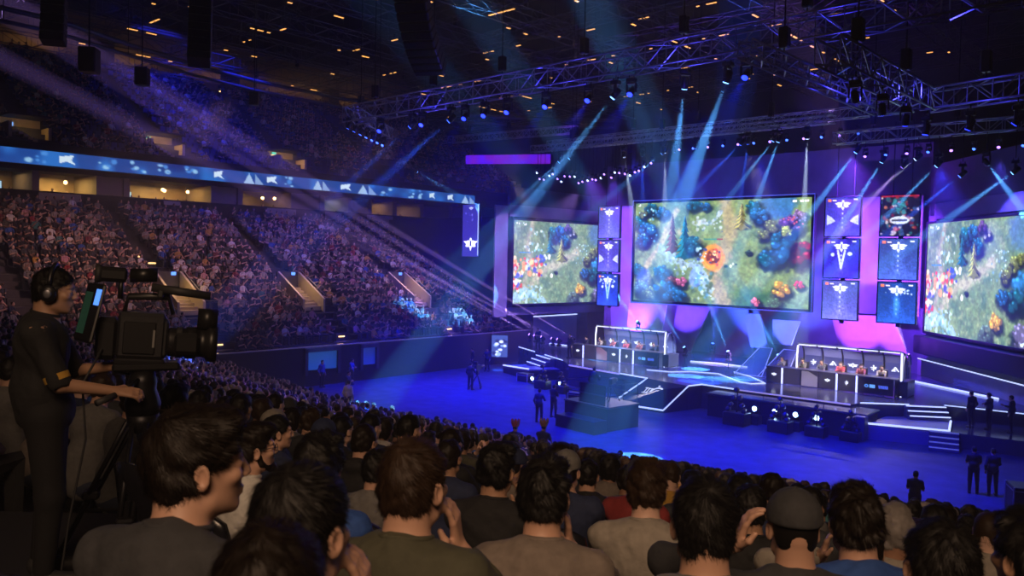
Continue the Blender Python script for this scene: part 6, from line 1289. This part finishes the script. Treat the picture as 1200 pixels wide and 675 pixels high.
# ------------------------------------------------------------------ machines on the arena floor
def gear_tower(x, y, s, lab):
    o = empty('light_tower', (x, y, 0)); MB().box((0, 0, .32 * s), (1.15 * s, .8 * s, .64 * s), b=.03).build('road_case', blackp, o); m = MB()
    m.tube([(0, 0, .6 * s), (0, 0, 1.75 * s)], .04, 8).bar((-.3 * s, 0, 1.15 * s), (.3 * s, 0, 1.15 * s), .03).build('mast', blackm, o)
    g = np.random.default_rng(int(abs(x) * 100))
    for px_, pz in [(-.3, 1.0), (.3, 1.0), (-.16, 1.35), (.18, 1.4), (0, 1.78), (-.42, .78), (.42, .76)]:
        r_ = Matrix.Rotation(g.uniform(-.6, .6), 4, 'X') @ Matrix.Rotation(g.uniform(-.5, .5), 4, 'Y'); mt = Matrix.Translation((px_ * s, -.05, pz * s)) @ r_ @ Matrix.Rotation(R(90), 4, 'X')
        h = MB().lathe([(.05 * s, -.13), (.10 * s, -.1), (.12 * s, .1), (.11 * s, .14)], 12, mtx=mt).build('lamp_head', blackm, o); MB().lathe([(.1 * s, .141), (.09 * s, .15), (.01, .152)], 12, mtx=mt).build('lens', mat('dead_lens', (.05, .06, .12), .12), h)
    return tag(o, lab, 'light tower', 'light towers on the arena floor')
gear_tower(-18.3, 37.3, 1.0, 'dark tower of stage lamps on a case, first beside the logo ramp'); gear_tower(-16.0, 37.2, .9, 'dark tower of stage lamps on a case, second from the logo ramp'); gear_tower(-14.4, 37.6, .8, 'low dark lamp tower, third from the logo ramp'); gear_tower(-12.9, 37.8, .75, 'low dark lamp tower at the end of the apron by the side platform')
gear_tower(-32.0, 38.6, .8, 'dark lamp tower on the floor before the far team desk'); gear_tower(-30.2, 38.2, .7, 'low dark lamp tower between the far team desk and the camera riser')
for x, y, lab in [(-33.4, 39.3, 'bright lamp on the floor below the far end of the stage'), (-31.1, 39.2, 'bright lamp on the floor in front of the far team booth'), (-28.6, 38.9, 'bright lamp on the floor nearest the camera riser')]:
    o = copy_tree(fl); o.location = (x, y, .42); tag(o, lab, 'spotlight', 'floor lamps before the far booth')
def floor_camera(x, y, rz, lab, labp):
    o = empty('studio_camera', (x, y, 0), R(rz)); m = MB()
    for k in range(3): a = R(90 + 120 * k); m.tube([(0, 0, .85), (.48 * math.cos(a), .48 * math.sin(a), .03)], .03, 8)
    m.build('pedestal', blackm, o); MB().box((0, -.02, 1.30), (.22, .55, .34), b=.03).box((0, 0, 1.0), (.16, .2, .3), b=.02).build('body', blackp, o); MB().lathe([(.08, .2), (.10, .25), (.12, .68), (.1, .70)], 14, mtx=Matrix.Translation((0, 0, 1.3)) @ Matrix.Rotation(R(-90), 4, 'X')).build('box_lens', blackp, o); MB().box((0, -.2, 1.58), (.26, .2, .2), b=.02).build('viewfinder', blackp, o)
    tag(o, lab, 'studio camera', 'studio cameras on the floor'); d = Vector((-math.sin(R(rz)), math.cos(R(rz)), 0)); st_(x - d.x * .75, y - d.y * .75, 0, rz, 2, 'black', labp)
floor_camera(-34.8, 35.6, 10, 'studio camera on a pedestal on the blue floor before the far seating end', 'camera operator behind the studio camera on the blue floor')
# camera riser in front of the logo ramp
o = empty('camera_riser', (-23.0, 32.3, 0), R(-8)); MB().box((0, 0, .55), (2.9, 2.2, 1.1)).build('black_skirt', black, o); MB().box((0, 0, 1.12), (3.0, 2.3, .08), b=.02).build('deck', blackp, o)
MB().box((.3, -1.7, .3), (2.6, .9, .6), b=.02).build('lower_case', blackp, o); m = MB()
for z in (1.65, 2.15): m.tube([(-1.4, -1.05, z), (1.4, -1.05, z), (1.4, 1.05, z), (-1.4, 1.05, z)], .025, 6, closed=True)
for x in (-1.4, -.5, .5, 1.4):
    for y in (-1.05, 1.05): m.bar((x, y, 1.12), (x, y, 2.15), .022)
m.build('guard_rail', blackm, o); MB().box((.35, -1.0, 1.65), (1.7, .03, .95)).build('rail_cloth', black, o); tag(o, 'black railed camera riser standing on the floor before the logo ramp', 'camera riser')
o = empty('riser_camera', (-22.6, 32.6, 1.16), R(15)); m = MB()
for k in range(3): a = R(30 + 120 * k); m.tube([(0, 0, .8), (.4 * math.cos(a), .4 * math.sin(a), .02)], .025, 8)
m.build('tripod', blackm, o); MB().box((0, 0, 1.0), (.2, .6, .3), b=.03).lathe([(.07, .2), (.09, .3), (.1, .6)], 12, mtx=Matrix.Translation((0, 0, 1.0)) @ Matrix.Rotation(R(-90), 4, 'X')).build('body', blackp, o); tag(o, 'video camera on the black railed camera riser', 'video camera')
st_(-23.2, 31.9, 1.16, 5, 2, 'black', 'camera operator in black on the railed camera riser')
st_(-25.7, 31.9, 0, 0, 1, 'black', 'crew member in black standing beside the railed camera riser'); st_(-25.4, 30.4, 0, 20, 2, 'navy', 'crew member in navy by the front rail near the foam crowns')
for i, (x, y, sx, sy, sz, lab) in enumerate([(-34.7, 40.0, .9, .6, .55, 'pale topped case on the floor at the foot of the far stage end'), (-27.6, 36.8, 1.4, .7, .5, 'black case on the floor between the riser and the stage'), (-4.6, 31.2, 1.6, 1.0, .9, 'dark equipment case at the photo edge beside the guards'), (-3.9, 34.6, 1.4, 1.0, 1.2, 'taller dark equipment case at the photo edge behind the guards')]):
    o = empty('flight_case', (x, y, 0), R(12 * i)); MB().box((0, 0, sz / 2), (sx, sy, sz), b=.02).build('shell', blackp, o); m = MB()
    for a in (-1, 1):
        for b in (-1, 1): m.box((a * sx / 2, b * sy / 2, sz / 2), (.05, .05, sz + .01), b=.01)
    m.box((0, 0, sz - .12), (sx + .012, sy + .012, .03)).build('edging', alum if i else white_p, o); tag(o, lab, 'case')

# ------------------------------------------------------------------ view and sampling
vsn = scene.view_settings; vsn.view_transform = 'Standard'; vsn.look = 'None'; vsn.gamma = 1; vsn.use_curve_mapping = False; vsn.exposure = 0
scene.display_settings.display_device = 'sRGB'
c = scene.cycles; c.max_bounces = 4; c.diffuse_bounces = 2; c.glossy_bounces = 3; c.transparent_max_bounces = 8; c.volume_bounces = 0
c.sample_clamp_indirect = 2.; c.sample_clamp_direct = 12.; c.use_light_tree = True; c.use_denoising = True; c.caustics_reflective = False; c.caustics_refractive = False
